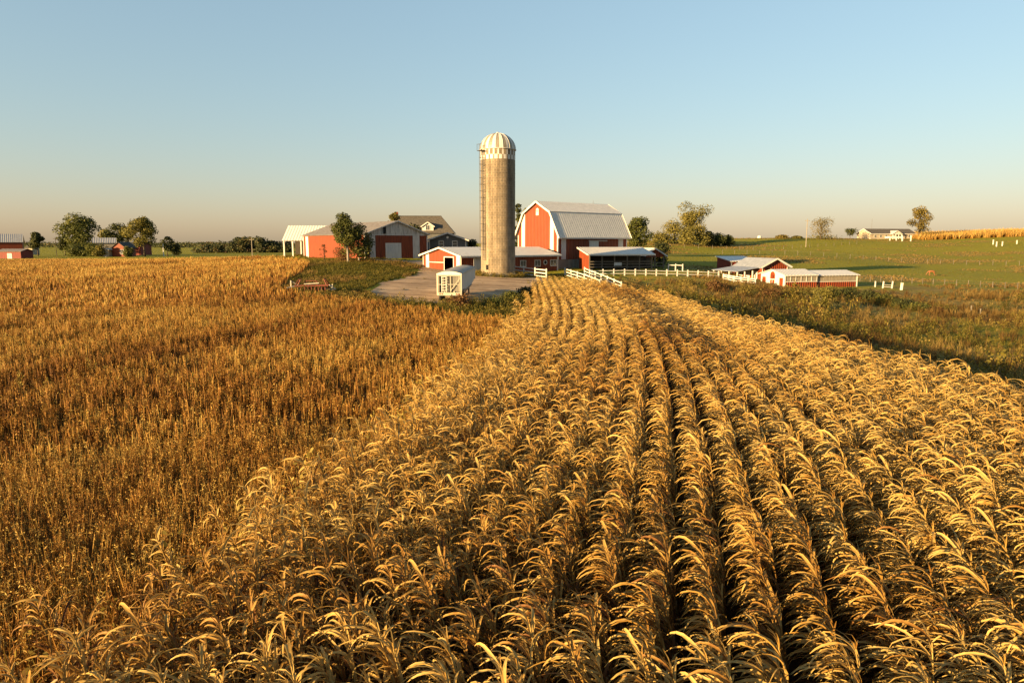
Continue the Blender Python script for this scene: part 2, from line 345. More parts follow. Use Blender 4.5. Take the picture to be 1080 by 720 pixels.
def tracks():
    n, L = M['gravel'].node_tree.nodes, M['gravel'].node_tree.links
    src = n['Principled BSDF'].inputs['Base Color'].links[0].from_socket
    tc = n.new('ShaderNodeTexCoord'); mp = n.new('ShaderNodeMapping'); mp.inputs['Scale'].default_value = (.07, .75, 1); mp.inputs['Rotation'].default_value = (0, 0, -.35); L.new(tc.outputs['Object'], mp.inputs[0])
    no = n.new('ShaderNodeTexNoise'); no.inputs['Scale'].default_value = 1; no.inputs['Detail'].default_value = 5; no.inputs['Distortion'].default_value = .6; L.new(mp.outputs[0], no.inputs['Vector'])
    ra = n.new('ShaderNodeValToRGB'); ra.color_ramp.elements[0].position = .40; ra.color_ramp.elements[1].position = .56; ra.color_ramp.elements[0].color = (.60, .55, .50, 1); ra.color_ramp.elements[1].color = (1, 1, 1, 1); L.new(no.outputs[0], ra.inputs[0])
    mx = n.new('ShaderNodeMix'); mx.data_type = 'RGBA'; mx.blend_type = 'MULTIPLY'; mx.inputs[0].default_value = 1; L.new(src, mx.inputs[6]); L.new(ra.outputs[0], mx.inputs[7]); L.new(mx.outputs[2], n['Principled BSDF'].inputs['Base Color'])
tracks()
tag(sheet('gravel_yard', YARD, M['gravel'], off=.06, step=.5, jag=.9), kind='structure')

# ------------------------------------------------------------------ instanced-by-numpy vegetation
def strip(path, width, side, cols=2, fold=0.0):
    """path (k,3), width (k,), side (k,3) -> verts, faces"""
    k = len(path)
    if cols == 2: V = np.stack([path - side*width[:, None]/2, path + side*width[:, None]/2], 1).reshape(-1, 3)
    else:
        dn = np.cross(side, np.gradient(path, axis=0)); dn /= np.linalg.norm(dn, axis=1, keepdims=True)+1e-9
        V = np.stack([path - side*width[:, None]/2, path + dn*width[:, None]*fold, path + side*width[:, None]/2], 1).reshape(-1, 3)
    Fq = [(i*cols+c, i*cols+c+1, (i+1)*cols+c+1, (i+1)*cols+c) for i in range(k-1) for c in range(cols-1)]
    return V, np.array(Fq)
class T:                                # a plant template
    def __init__(s): s.V = []; s.F = []; s.t = []; s.n = 0
    def add(s, V, Fq, t): s.V.append(V); s.F.append(np.asarray(Fq)+s.n); s.t.append(np.full(len(V), t) if np.isscalar(t) else t); s.n += len(V)
    def get(s): return np.concatenate(s.V), np.concatenate(s.F), np.concatenate(s.t)
def arc_leaf(r, base, az, e0, e1, Ln, Wd, nseg, cols, fold=.25, twist=0.0, bend=1.0):
    s = np.linspace(0, 1, nseg+1); e = e0 + (e1-e0)*s**bend; a = az + r.normal(0, .35)*s
    if nseg > 3: e = e + np.cumsum(r.normal(0, .08, nseg+1)); a = a + np.cumsum(r.normal(0, .07, nseg+1))
    d = np.stack([np.cos(e)*np.cos(a), np.cos(e)*np.sin(a), np.sin(e)], 1)*Ln/nseg
    path = np.array(base) + np.concatenate([np.zeros((1, 3)), np.cumsum(d[:-1], 0)])
    sd = np.stack([-np.sin(a), np.cos(a), 0*a], 1); up = np.cross(sd, d); up /= np.linalg.norm(up, axis=1, keepdims=True)+1e-9
    tw = (twist*s)[:, None]; sd = sd*np.cos(tw) + up*np.sin(tw)
    w = Wd*np.minimum(1, .4+s*4)*(1-s**2.3)**.8 + .004
    return strip(path, w, sd, cols, fold)
def corn_template(seed, spread, lod):
    r = np.random.default_rng(seed); st, lf, er = T(), T(), T()
    H = r.uniform(1.75, 2.1); lean = r.normal(-.26, .07); ly = r.normal(.14, .06)
    P = lambda z: np.array([lean*(z/H)**2.2, ly*(z/H)**2.2, z])
    n = 5 if lod == 0 else 3; zs = np.linspace(0, H, 5 if lod == 0 else 3); V = []
    for z in zs:
        rad = .013*(1-.6*z/H)*(1.0 if lod == 0 else 1.25)
        V += [P(z)+rad*np.array([math.cos(2*math.pi*j/n), math.sin(2*math.pi*j/n), 0]) for j in range(n)]
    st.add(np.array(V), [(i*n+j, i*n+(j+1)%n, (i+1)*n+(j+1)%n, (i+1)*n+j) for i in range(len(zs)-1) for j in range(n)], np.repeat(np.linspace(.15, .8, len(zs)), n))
    nl = (23, 18, 12)[lod]; seg = (7, 4, 3)[lod]; cols = 3 if lod == 0 else 2
    for k in range(nl):
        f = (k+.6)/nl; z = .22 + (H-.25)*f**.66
        az = math.pi - .62 + r.normal(0, spread) + (.3 if k % 2 else -.3)
        up = r.uniform(52, 72) if f > .78 else r.uniform(56, 80) if f > .4 else r.uniform(30, 65)
        dn = r.uniform(-88, -45) if f > .4 else r.uniform(-89, -75)
        Ln = r.uniform(.45, .86)*(1 if f < .85 else .85)
        V, Fq = arc_leaf(r, P(z), az, R(up), R(dn), Ln, (r.uniform(.020, .044) if f > .45 else r.uniform(.018, .034))*(1, 1.1, 1.35)[lod], seg, cols, .28, r.normal(0, 1.0), r.uniform(.55, 1.1) if f > .6 else r.uniform(.7, 1.7))
        t = np.clip(.04 + .66*f + r.normal(0, .15), 0, .95); nv = len(V)//cols  # lower leaves tinted darker: shade between the rows put into the colour
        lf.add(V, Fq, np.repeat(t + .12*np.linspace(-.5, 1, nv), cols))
    if lod < 2:                          # tassel
        for k in range(4 if lod == 0 else 2):
            V, Fq = arc_leaf(r, P(H-.02), math.pi + r.normal(0, .8), R(r.uniform(60, 88)), R(r.uniform(-20, 40)), r.uniform(.2, .34), .012, 3, 2); lf.add(V, Fq, .45+r.normal(0, .1))
    z = r.uniform(.85, 1.1); a = math.pi + r.normal(0, 1.2); tip = R(r.uniform(-80, -20)); d = np.array([math.cos(tip)*math.cos(a), math.cos(tip)*math.sin(a), math.sin(tip)])
    if lod < 2:
        s1 = np.cross(d, [0, 0, 1.0]); s1 /= np.linalg.norm(s1); s2 = np.cross(d, s1); V = []; m_ = 6 if lod == 0 else 4
        for q, rr in ((0, .014), (.06, .027), (.14, .026), (.2, .014), (.25, .003)):
            V += [P(z)+d*q+rr*(s1*math.cos(2*math.pi*j/m_)+s2*math.sin(2*math.pi*j/m_)) for j in range(m_)]
        er.add(np.array(V), [(i*m_+j, i*m_+(j+1)%m_, (i+1)*m_+(j+1)%m_, (i+1)*m_+j) for i in range(4) for j in range(m_)], r.uniform(.3, .8))
    return st, lf, er
def merge(parts):
    V, Fq, t, n = [], [], [], 0
    for p in parts:
        if not p.n: continue
        a, b_, c = p.get(); V.append(a); Fq.append(b_+n); t.append(c); n += len(a)
    return np.concatenate(V), np.concatenate(Fq), np.concatenate(t)
def scatter(temps, tid, X, Y, Z, rz, sc, tint, tilt=None):
    Vs, Fs, Ts, n = [], [], [], 0
    for k, (tv, tf, tt) in enumerate(temps):
        ix = np.where(tid == k)[0]
        if not len(ix): continue
        c, s = np.cos(rz[ix])[:, None], np.sin(rz[ix])[:, None]; q = sc[ix][:, None]
        vx = (tv[None, :, 0]*c - tv[None, :, 1]*s)*q; vy = (tv[None, :, 0]*s + tv[None, :, 1]*c)*q; vz = tv[None, :, 2]*q
        V = np.stack([vx + X[ix][:, None], vy + Y[ix][:, None], vz + Z[ix][:, None]], -1).reshape(-1, 3)
        Fq = (tf[None] + (np.arange(len(ix))*len(tv))[:, None, None]).reshape(-1, 4)
        Vs.append(V); Fs.append(Fq+n); Ts.append((tt[None]+tint[ix][:, None]).ravel()); n += len(V)
    return np.concatenate(Vs), np.concatenate(Fs), np.concatenate(Ts)
def stuff(name, label, cat, batches, mat, smooth=False):
    V, Fq, t, n = [], [], [], 0
    for a, b_, c in batches: V.append(a); Fq.append(b_+n); t.append(c); n += len(a)
    me = mesh_np(name, np.concatenate(V), np.concatenate(Fq), np.concatenate(t), smooth); me.materials.append(mat)
    o = bpy.data.objects.new(name, me); COL.objects.link(o); return tag(o, label, cat, None, 'stuff')

# ---- the corn
def corn():
    xs, ys = [], []
    x0 = CORN_L - 2*.765
    while x0 < 26:
        y = np.arange(-7, CORN_END + 1, .15) + rng.uniform(0, .16); y = y + rng.normal(0, .03, len(y))
        x = x0 + rowshift(y) + rng.normal(0, .035, len(y)); xs.append(x); ys.append(y); x0 += .765
    X, Y = np.concatenate(xs), np.concatenate(ys)
    ok = (rng.random(len(X)) < np.clip((X - corn_left(Y) + 1.7)/2.3, 0, 1)**1.6) & (X < corn_right(Y) + rng.normal(0, .25, len(X))) & inview(X, Y, 5.0) & (rng.random(len(X)) > .04)
    ok &= Y < np.interp(X, [0, 9, 12, 16], [87, 86, 82, 74]) + rng.normal(0, .3, len(X))
    X, Y = X[ok], Y[ok]; Z = height(X, Y); D = np.hypot(X, Y)
    edge = np.clip(1 - (X - corn_left(Y)) / 6.0, 0, 1)           # looser, weaker plants towards the soybeans
    loose = rng.random(len(X)) < np.clip(edge*.95 + .06, 0, .9)
    rz = rng.normal(0, .22, len(X)); sc = rng.normal(1.06, .07, len(X)) * (1 - .10*edge)
    patch = vnoise(X, Y, 5, 11)
    tint = rng.normal(0, .07, len(X)) + (patch - .5)*.34 + .17 + .06*edge
    off = X - rowshift(Y)                                             # a swath of browner, later plants beside the ridge row
    tint -= .30*np.clip((off+.6)/.5, 0, 1)*np.clip((4.2-off)/1.6, 0, 1)*np.clip((Y-20)/14, 0, 1)*np.clip((80-Y)/8, 0, 1)*(.55+.6*vnoise(X, Y, 4, 12))
    tid = rng.integers(0, 10, len(X)) + np.where(loose, 10, 0)
    lod = np.where(D < 17, 0, np.where(D < 40, 1, 2))
    TP = [[corn_template(100*l+k, .36 if k < 10 else .85, l) for k in range(20)] for l in range(3)]
    # the 300 plants that show largest are things of their own
    zc = Y*math.cos(PITCH) + (CZ-Z-1.5)*math.sin(PITCH); u = X/np.maximum(zc, .1)*F; v = ((CZ-Z-1.7)*math.cos(PITCH) - Y*math.sin(PITCH))/np.maximum(zc, .1)*F
    vis = np.where((zc > 1) & (np.abs(u) < 545) & (v < 352))[0]; pick = vis[np.argsort(D[vis])[:300]]
    mesh_cache = {}
    for k in range(20):
        st, lf, er = TP[0][k]
        ms = []
        for nm, t, mt in (('stalk', st, 'corn_stalk'), ('leaves', lf, 'corn_leaf'), ('ear', er, 'husk')):
            a, b_, c = t.get(); me = mesh_np(nm, a, b_, c, True); me.materials.append(M[mt]); ms.append((nm, me))
        mesh_cache[k] = ms
    for i in pick:
        o = empty('corn_plant', (X[i], Y[i], Z[i]), rz[i], 'dry golden corn plant with bleached wind-bent leaves in the nearest rows', 'corn plant', 'corn plants in the nearest rows')
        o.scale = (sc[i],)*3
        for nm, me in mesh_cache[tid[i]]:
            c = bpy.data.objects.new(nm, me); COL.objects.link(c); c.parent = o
    rest = np.ones(len(X), bool); rest[pick] = False
    leafb, stalkb = [], []
    for l in range(3):
        ix = np.where(rest & (lod == l))[0]
        if len(ix):
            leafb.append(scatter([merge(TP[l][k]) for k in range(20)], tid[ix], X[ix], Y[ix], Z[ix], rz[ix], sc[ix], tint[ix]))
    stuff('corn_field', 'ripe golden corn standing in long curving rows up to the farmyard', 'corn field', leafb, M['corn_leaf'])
    print('corn', len(X))
corn()

# ---- the soybeans
def soy_template(seed, lod):
    r = np.random.default_rng(seed); t = T(); H = r.uniform(.72, .98)
    ns = (5, 5, 4)[lod]
    for k in range(ns):
        a = r.uniform(0, 6.28); h = H*r.uniform(.6, 1) if k else H; b0 = np.array([r.normal(0, .05), r.normal(0, .05), 0]); dx = np.array([math.cos(a), math.sin(a), 0])*h*r.uniform(.02, .16)
        seg = 3; s = np.linspace(0, 1, seg+1)[:, None]; path = b0 + dx*s**1.5 + np.array([0, 0, h])*s
        a2 = r.uniform(0, 6.28); sd = np.tile([math.cos(a2), math.sin(a2), 0], (seg+1, 1)); w = np.array([.6, 1, .9, .3])*(.012, .024, .05)[lod]
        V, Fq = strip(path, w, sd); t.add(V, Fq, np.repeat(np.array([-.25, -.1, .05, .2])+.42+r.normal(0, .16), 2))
        for q in range((7, 4, 1)[lod]):
            f = r.uniform(.3, 1); p = b0 + dx*f**1.5 + np.array([0, 0, h*f]); a3 = r.uniform(0, 6.28); e = r.uniform(-1.2, .9)
            d = np.array([math.cos(a3)*math.cos(e), math.sin(a3)*math.cos(e), math.sin(e)])*r.uniform(.04, .075)*(1, 1.4, 2.2)[lod]; n_ = np.cross(d, r.normal(0, 1, 3)); n_ /= np.linalg.norm(n_); n_ *= (.009, .016, .03)[lod]
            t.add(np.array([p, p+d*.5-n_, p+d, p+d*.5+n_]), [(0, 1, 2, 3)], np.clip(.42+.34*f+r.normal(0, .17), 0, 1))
    return t.get()
def soybeans():
    out = []
    P = np.array(SOY)
    for l, (d0, d1, dens) in enumerate(((0, 24, 34), (24, 70, 17), (70, 235, 5.2))):
        lo_y = -7 if l == 0 else d0*.55; hi_y = min(d1, 212); lo_x = max(P[:, 0].min(), -d1*.8-6); hi_x = 3
        N = int((hi_y-lo_y)*(hi_x-lo_x)*dens); X = rng.uniform(lo_x, hi_x, N); Y = rng.uniform(lo_y, hi_y, N)
        D = np.hypot(X, Y); ok = (D >= d0) & (D < d1) & inview(X, Y, 4); X, Y, D = X[ok], Y[ok], D[ok]
        ok = inpoly(X, Y, SOY); X, Y, D = X[ok], Y[ok], D[ok]
        # drilled rows and thin spots
        row = (X*.93 - Y*.36)/.76; X = X - (row-np.round(row))*.76*.55
        gap = vnoise(X, Y, 3.2, 21)*.6 + vnoise(X+Y*.5, Y*2.5, 6, 22)*.4
        ok = rng.random(len(X)) < np.clip((gap-.24)*6, .4, 1); X, Y, D = X[ok], Y[ok], D[ok]
        bite = np.zeros(len(X), bool)
        for px, yy, rr in ((135, 150, 2.6), (152, 140, 2.0), (178, 140, 2.6), (30, 120, 1.6)): bite |= (np.hypot(X-at(px, yy), (Y-yy)*.35) < rr)
        X, Y, D = X[~bite], Y[~bite], D[~bite]
        tp = [soy_template(500+10*l+k, l) for k in range(8)]
        t = rng.normal(0, .12, len(X)) + (vnoise(X, Y, 9, 24)-.5)*.3 + np.clip((D-25)/150, 0, 1)*.22 + .05 + (vnoise(X, Y, 1.5, 25)-.5)*.2 + (vnoise((X*.95-Y*.32)*1.0, (Y*.95+X*.32)*.12, 3.5, 27)-.5)*.34
        sc = rng.normal(1, .1, len(X))*(.85+.3*vnoise(X, Y, 2.5, 26))
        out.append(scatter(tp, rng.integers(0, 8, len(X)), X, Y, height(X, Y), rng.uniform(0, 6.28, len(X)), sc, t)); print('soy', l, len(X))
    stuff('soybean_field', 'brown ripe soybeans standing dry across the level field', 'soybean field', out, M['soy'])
soybeans()

# ---- grasses and weeds
def tuft_template(seed, nb=14, h=.5, w=.02, spread=.5):
    r = np.random.default_rng(seed); t = T()
    for k in range(nb):
        V, Fq = arc_leaf(r, (r.normal(0, .12), r.normal(0, .12), 0), r.uniform(0, 6.28), R(r.uniform(60, 90)), R(r.uniform(10, 70)), h*r.uniform(.6, 1.15), w, 3, 2)
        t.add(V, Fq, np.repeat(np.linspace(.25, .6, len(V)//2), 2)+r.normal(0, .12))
    return t.get()
def weed_template(seed, h=.8, nl=46, ls=.09, wd=.45):
    r = np.random.default_rng(seed); t = T()
    for k in range(4):
        V, Fq = arc_leaf(r, (r.normal(0, .1), r.normal(0, .1), 0), r.uniform(0, 6.28), R(85), R(r.uniform(40, 85)), h*r.uniform(.7, 1), .02, 3, 2); t.add(V, Fq, .3)
    for k in range(nl):
        f = r.uniform(.1, 1)**.7; rr = wd*math.sqrt(max(0, 1-(f-.45)**2*2.4))*r.uniform(.2, 1); a = r.uniform(0, 6.28); p = np.array([rr*math.cos(a), rr*math.sin(a), h*f])
        d = r.normal(0, 1, 3); d[2] += .5; d /= np.linalg.norm(d); n_ = np.cross(d, r.normal(0, 1, 3)); n_ /= np.linalg.norm(n_); q = ls*r.uniform(.7, 1.5)
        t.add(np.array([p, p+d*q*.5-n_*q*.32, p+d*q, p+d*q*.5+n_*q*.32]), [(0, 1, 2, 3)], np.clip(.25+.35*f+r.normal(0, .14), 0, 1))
    return t.get()
def spread(N, box, test):
    X = rng.uniform(box[0], box[1], N); Y = rng.uniform(box[2], box[3], N); ok = test(X, Y); return X[ok], Y[ok]
def put(tp, X, Y, sc=1, sd=.2, tint=0.0, tsd=.12):
    n_ = len(X); return scatter(tp, rng.integers(0, len(tp), n_), X, Y, height(X, Y)-.02, rng.uniform(0, 6.28, n_), np.abs(rng.normal(1, sd, n_))*sc, (tint if np.ndim(tint) else np.full(n_, tint)) + rng.normal(0, tsd, n_))
def grasses():
    tall = [tuft_template(700+k, 16, .85, .022) for k in range(6)]; short = [tuft_template(720+k, 14, .34, .03) for k in range(6)]
    wd = [weed_template(740+k) for k in range(6)]; wide = [tuft_template(760+k, 12, .45, .07) for k in range(6)]
    val = lambda X, Y: (X > corn_right(np.clip(Y, -10, 88)) + .6) & inview(X, Y, 4) & (Y < 122 - .12*X) & ~((X > 42) & (Y > 108)) & ~((X < 31) & (Y > 108))
    X, Y = spread(26000, (8, 95, 12, 120), val); nn = vnoise(X, Y, 6, 31)*.6 + vnoise(X, Y, 2.2, 32)*.4
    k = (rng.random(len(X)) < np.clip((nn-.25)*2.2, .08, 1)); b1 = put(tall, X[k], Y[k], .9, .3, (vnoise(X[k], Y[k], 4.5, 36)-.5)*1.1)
    X, Y = spread(5000, (30, 150, 100, 150), lambda X, Y: inview(X, Y, 4) & (vnoise(X, Y*1.6, 9, 2) > .5) & (Y < 128 + .06*X) & ~((X > 42) & (X < 72) & (Y > 106) & (Y < 138))); b2 = put(wide, X, Y, .8, .25, 0)
    # tan patches on the pasture slope
    X, Y = spread(42000, (20, 290, 135, 340), lambda X, Y: inview(X, Y, 4) & ((vnoise(X, Y*2.2, 26, 1)*.6 + vnoise(X, Y*1.6, 9, 2)*.4) > .56) & (Y > 135)); b3 = put(wide, X, Y, .62, .3, .3)
    X, Y = spread(9000, (-34, -8, 66, 122), lambda X, Y: ~inpoly(X, Y, SOY) & ~inpoly(X, Y, YARD) & (vnoise(X, Y*.5, 4, 44)*.6+np.clip((84-Y)/18, 0, 1)*.35+np.clip((Y-112)/8, 0, 1)*.4 > .42)); b5 = put(short, X, Y, 1.1, .3, .05)
    stuff('dry_grass', 'tan dry grass in the hollow beside the corn and in patches up the pasture', 'grass', [b1, b2, b3, b5], M['dry_grass'])
    X, Y = spread(9000, (8, 95, 12, 120), lambda X, Y: val(X, Y) & (vnoise(X, Y, 8, 33) > .6) & (Y < 104)); b1 = put(wd, X, Y, 1.0, .3, (vnoise(X, Y, 5, 37)-.5)*.8)
    X, Y = spread(2600, (14, 95, 30, 112), lambda X, Y: val(X, Y) & (vnoise(X, Y, 5, 38) > .68) & (Y < 92)); b10 = put(wd, X, Y, 1.7, .3, (vnoise(X, Y, 4, 39)-.6)*1.0)
    # verge between the soybeans and the yard, round the silo and along the buildings
    verge = lambda X, Y: ~inpoly(X, Y, SOY) & ~inpoly(X, Y, YARD) & (X < corn_left(Y) + .5) & inview(X, Y, 3)
    X, Y = spread(26000, (-48, 6, 50, 126), lambda X, Y: verge(X, Y) & ~((X > -16) & (Y > 106))); b2 = put(short, X, Y, 1.0, .3, -.12)
    X, Y = spread(2600, (-12, 6, 52, 100), lambda X, Y: verge(X, Y)); b3 = put(wd, X, Y, .85, .3, -.08)
    X, Y = spread(900, (-30, -12, 66, 74), lambda X, Y: verge(X, Y)); b4 = put(wd, X, Y, .6, .3, .2)
    th = rng.uniform(0, 6.28, 420); rr = rng.uniform(2.75, 3.9, 420); X = -2.1+rr*np.cos(th)*1.1; Y = 104+rr*np.sin(th); b5 = put(wd, X, Y, .62, .3, .1)
    X, Y = spread(9000, (-10, 13, 85, 112), lambda X, Y: ~inpoly(X, Y, YARD) & (X > -3) & ((X > corn_left(Y)+1) | (Y > 87))); b6 = put(short, X, Y, 1, .3, .15)
    X, Y = spread(5000, (-60, -30, 118, 162), lambda X, Y: ~inpoly(X, Y, SOY)); b7 = put(wide, X, Y, .7, .3, .05)
    # green pasture turf
    X, Y = spread(16000, (18, 280, 128, 335), lambda X, Y: inview(X, Y, 3) & (vnoise(X, Y, 5, 35) > .45)); b8 = put(wide, X, Y, .38, .3, .12)
    X, Y = spread(30, (-6.6, -3, 5.5, 13), lambda X, Y: (X > corn_left(Y)-1) & (X < corn_left(Y)+2.5)); b9 = put([tuft_template(790+k, 7, 1.25, .04) for k in range(4)], X, Y, 1, .2, -.5)
    X, Y = spread(420, (-16, 6, 72, 118), lambda X, Y: inpoly(X, Y, YARD) & (vnoise(X, Y, 3, 46) > .62)); b11 = put(short, X, Y, .7, .3, .1)
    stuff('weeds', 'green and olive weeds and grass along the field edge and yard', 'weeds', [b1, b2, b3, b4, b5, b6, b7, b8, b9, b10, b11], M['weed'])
    yw = [weed_template(800+k, .98, 30, .075, .22) for k in range(5)]
    X, Y = spread(1500, (-70, 4, 4, 130), lambda X, Y: inpoly(X, Y, SOY) & inview(X, Y, 2) & (vnoise(X, Y, 5, 41) > .58)); b1 = put(yw, X, Y, 1, .15, .1)
    X, Y = spread(1500, (-14, 4, 4, 50), lambda X, Y: (X > corn_left(Y)-2.2) & (X < corn_left(Y)+1.6) & inview(X, Y, 2)); b2 = put(yw, X, Y, 1.1, .25, -.05)
    stuff('yellow_weeds', 'yellowed weeds poking through the brown soybeans', 'weeds', [b1, b2], M['yellow_weed'])
    # far ripe field on the crest
    X, Y = spread(26000, (150, 420, 318, 400), lambda X, Y: (X > 189 + (Y-318)*.3) & (X < .85*Y)); b = put([tuft_template(810+k, 10, 2.7, .16) for k in range(5)], X, Y, 1, .12, .22)
    stuff('ripe_crop', 'golden ripe crop standing on the far crest behind the ranch house', 'crop', [b], M['corn_leaf'])
grasses()

# ------------------------------------------------------------------ trees
def leafcloud(r, clumps, n, size, flat=.55):
    """clumps: (x,y,z,rx,ry,rz); leaf quads in shells of the clumps"""
    C = np.array(clumps); vol = (C[:, 3]*C[:, 4]*C[:, 5])**.66; ix = r.choice(len(C), n, p=vol/vol.sum())
    d = r.normal(0, 1, (n, 3)); d /= np.linalg.norm(d, axis=1, keepdims=True); rad = r.uniform(.25, 1.08, n)**.55
    P = C[ix, :3] + d*C[ix, 3:6]*rad[:, None]
    nn = d*.7 + r.normal(0, .6, (n, 3)); nn[:, 2] += .25; nn /= np.linalg.norm(nn, axis=1, keepdims=True)
    a = np.cross(nn, r.normal(0, 1, (n, 3))); a /= np.linalg.norm(a, axis=1, keepdims=True); b_ = np.cross(nn, a); s = size*r.uniform(.55, 1.4, n)[:, None]
    V = np.stack([P - a*s, P - b_*s*flat + nn*s*.12, P + a*s, P + b_*s*flat + nn*s*.12], 1).reshape(-1, 3)
    fl = r.random(n) < .3; P[fl] = C[ix[fl], :3]*.55 + C[r.integers(0, len(C), fl.sum()), :3]*.45 + d[fl]*C[ix[fl], 3:6]*r.uniform(.3, 1.25, fl.sum())[:, None]
    ct = r.normal(0, .16, len(C)); t = np.repeat(np.clip(.48 + ct[ix] + r.normal(0, .16, n), 0, 1), 4)
    return V, np.arange(4*n).reshape(-1, 4), t
def tree(name, label, x, y, h, w, mat='leaf_green', group=None, n=2600, leaf=.3, trunk_h=.25, clumps=16, shape='round', bark='bark', seed=0, fill=1.0, cat='tree', lean=0, z=None, trunk_r=None):
    r = np.random.default_rng(900+seed); z = hz(x, y) - .05 if z is None else z
    root = empty(name, (x, y, z), 0, label, cat, group); cl = []; c0 = h*trunk_h
    for k in range(clumps):
        f = r.uniform(0, 1); zz = c0 + (h-c0)*(.08+.84*f)
        prof = {'round': math.sqrt(max(.08, 1-(2*f-.95)**2)), 'cone': 1.05-.85*f, 'column': .75+.25*math.sin(f*3.1), 'vase': .45+.6*f if f < .8 else .8, 'bush': math.sqrt(max(.1, 1-f*f*.9))}[shape]
        a = r.uniform(0, 6.28); rr = w/2*prof*r.uniform(.15, .82); q = w*r.uniform(.15, .26)*fill*(1.25 if shape in ('bush', 'cone') else 1)
        cl.append((rr*math.cos(a)+lean*f, rr*math.sin(a), min(zz, h-q*.7), q, q, q*r.uniform(.6, .95)))
    mb = MB(); tr = trunk_r or max(.05, h*.022); top = Vector((lean*.7, 0, c0+(h-c0)*.6))
    mb.tube([(0, 0, -.3), (.02*h*r.normal(0, .3), 0, c0*.6+.05), (lean*.25, .1, c0+.1), top], [tr*1.35, tr, tr*.8, tr*.25], 7)
    for c in cl[:14]:
        p = Vector(c[:3]); s = min(max(p.z*.55, c0*.55), c0+(h-c0)*.5); t_ = s/max(top.z, .1); b0 = Vector((lean*.5*t_, 0, s))
        mid = (b0+p)/2 + Vector((0, 0, .04*h)); mb.tube([b0, mid, p], [tr*.42, tr*.26, tr*.08], 5)
    mb.build('trunk', M[bark], root, True)
    V, Fq, t = leafcloud(r, cl, n, leaf); V[:, 2] = np.maximum(V[:, 2], .05)
    me = mesh_np('crown', V, Fq, t); me.materials.append(M[mat]); o = bpy.data.objects.new('crown', me); COL.objects.link(o); o.parent = root
    return root
def ptree(name, label, px0, px1, ytop, Y, mat, **k):                 # a tree that spans image columns px0..px1 and reaches line ytop at depth Y
    x = at((px0+px1)/2, Y); w = (px1-px0)/F*Y*1.12; z = hz(x, Y) - .05; return tree(name, label, x, Y, zat(ytop, Y)-z, w, mat, z=z, **k)
G1 = 'trees round the farm across the field'; G2 = 'trees and bushes on the far crest'; G3 = 'shrubs along the hollow'
ptree('broadleaf_tree', 'small dark tree just right of the big red barn at the picture edge', 36, 52, 245, 290, 'leaf_dark', group=G1, seed=1, leaf=.45, n=1500, trunk_h=.3)
ptree('broadleaf_tree', 'tallest tree of the far farm with a broad dark crown', 68, 106, 225.5, 285, 'leaf_green', group=G1, seed=2, leaf=.42, n=5200, trunk_h=.3, clumps=26)
ptree('broadleaf_tree', 'small dark tree leaning out from under the tallest far tree', 65, 80, 247, 292, 'leaf_dark', group=G1, seed=3, leaf=.4, n=1300, trunk_h=.3)
ptree('shrub', 'wide dark green hedge-like bush below the tallest far tree', 76, 98, 257, 268, 'leaf_green', group=G1, seed=4, leaf=.35, n=2200, trunk_h=.05, shape='bush', cat='bush')
ptree('shrub', 'dense green bush against the left side of the far farmhouse', 92, 113, 257, 264, 'leaf_green', group=G1, seed=5, leaf=.35, n=2000, trunk_h=.05, shape='bush', cat='bush')
ptree('shrub', 'round green bush hiding the lower half of the far farmhouse', 103, 113, 259, 255, 'leaf_olive', group=G1, seed=12, leaf=.3, n=1100, trunk_h=.05, shape='bush', cat='bush')
ptree('shrub', 'dark bush crowding the right wall of the far red shed', 133, 143, 260, 254, 'leaf_green', group=G1, seed=13, leaf=.3, n=1100, trunk_h=.05, shape='bush', cat='bush')
ptree('broadleaf_tree', 'rounded lighter green tree half behind the dark tree above the far farmhouse', 107, 122, 241.5, 330, 'leaf_olive', group=G1, seed=6, leaf=.45, n=1500)
ptree('broadleaf_tree', 'spreading dark tree above the grey roof of the far farmhouse', 116, 141, 235.5, 312, 'leaf_dark', group=G1, seed=7, leaf=.45, n=3000, trunk_h=.3, clumps=20)
ptree('broadleaf_tree', 'sparse dark treetop showing behind the lone bright tree', 133, 146, 237.5, 330, 'leaf_dark', group=G1, seed=8, leaf=.4, n=700, trunk_h=.4)
ptree('broadleaf_tree', 'bright yellow-green tree with a clear trunk right of the far red shed', 140, 171, 229, 256, 'leaf_olive', group=G1, seed=9, leaf=.36, n=5200, trunk_h=.3, clumps=24)
ptree('broadleaf_tree', 'small thin dark tree beside the short white pole', 173, 186, 249, 265, 'leaf_dark', group=G1, seed=10, leaf=.35, n=1100)
ptree('shrub', 'low dark bush right of the thin dark tree by the white pole', 183, 194, 256, 268, 'leaf_dark', group=G1, seed=11, leaf=.3, n=900, trunk_h=.08, shape='bush', cat='bush')
# the wood beyond the left field
def wood():
    r = np.random.default_rng(77); cl = []
    for k in range(150):
        px = r.uniform(204, 312); Y = r.uniform(405, 450); x = at(px, Y)
        top = np.interp(px, [204, 225, 245, 255, 275, 288, 300, 312], [263, 258, 256, 250, 249.5, 253, 255, 256]) + r.uniform(0, 5)
        zt = zat(top, Y); q = r.uniform(1.6, 2.8); zb = hz(x, Y)
        for zz in np.arange(zb+1, zt, 2.2): cl.append((x+r.normal(0, .8), Y+r.normal(0, 1), zz, q, q, q*.8))
    V, Fq, t = leafcloud(r, cl, 26000, .55); b0 = (V, Fq, t)
    stuff('woodland', 'low dark wood with autumn tints beyond the brown field', 'wood', [b0], M['leaf_woods'])
leafmat('leaf_woods', [(0, (0.072, 0.032, 0.017)), (.22, (0.046, 0.058, 0.020)), (.6, (0.087, 0.099, 0.029)), (.85, (0.174, 0.145, 0.043)), (1, (0.290, 0.145, 0.043))], .25)
wood()
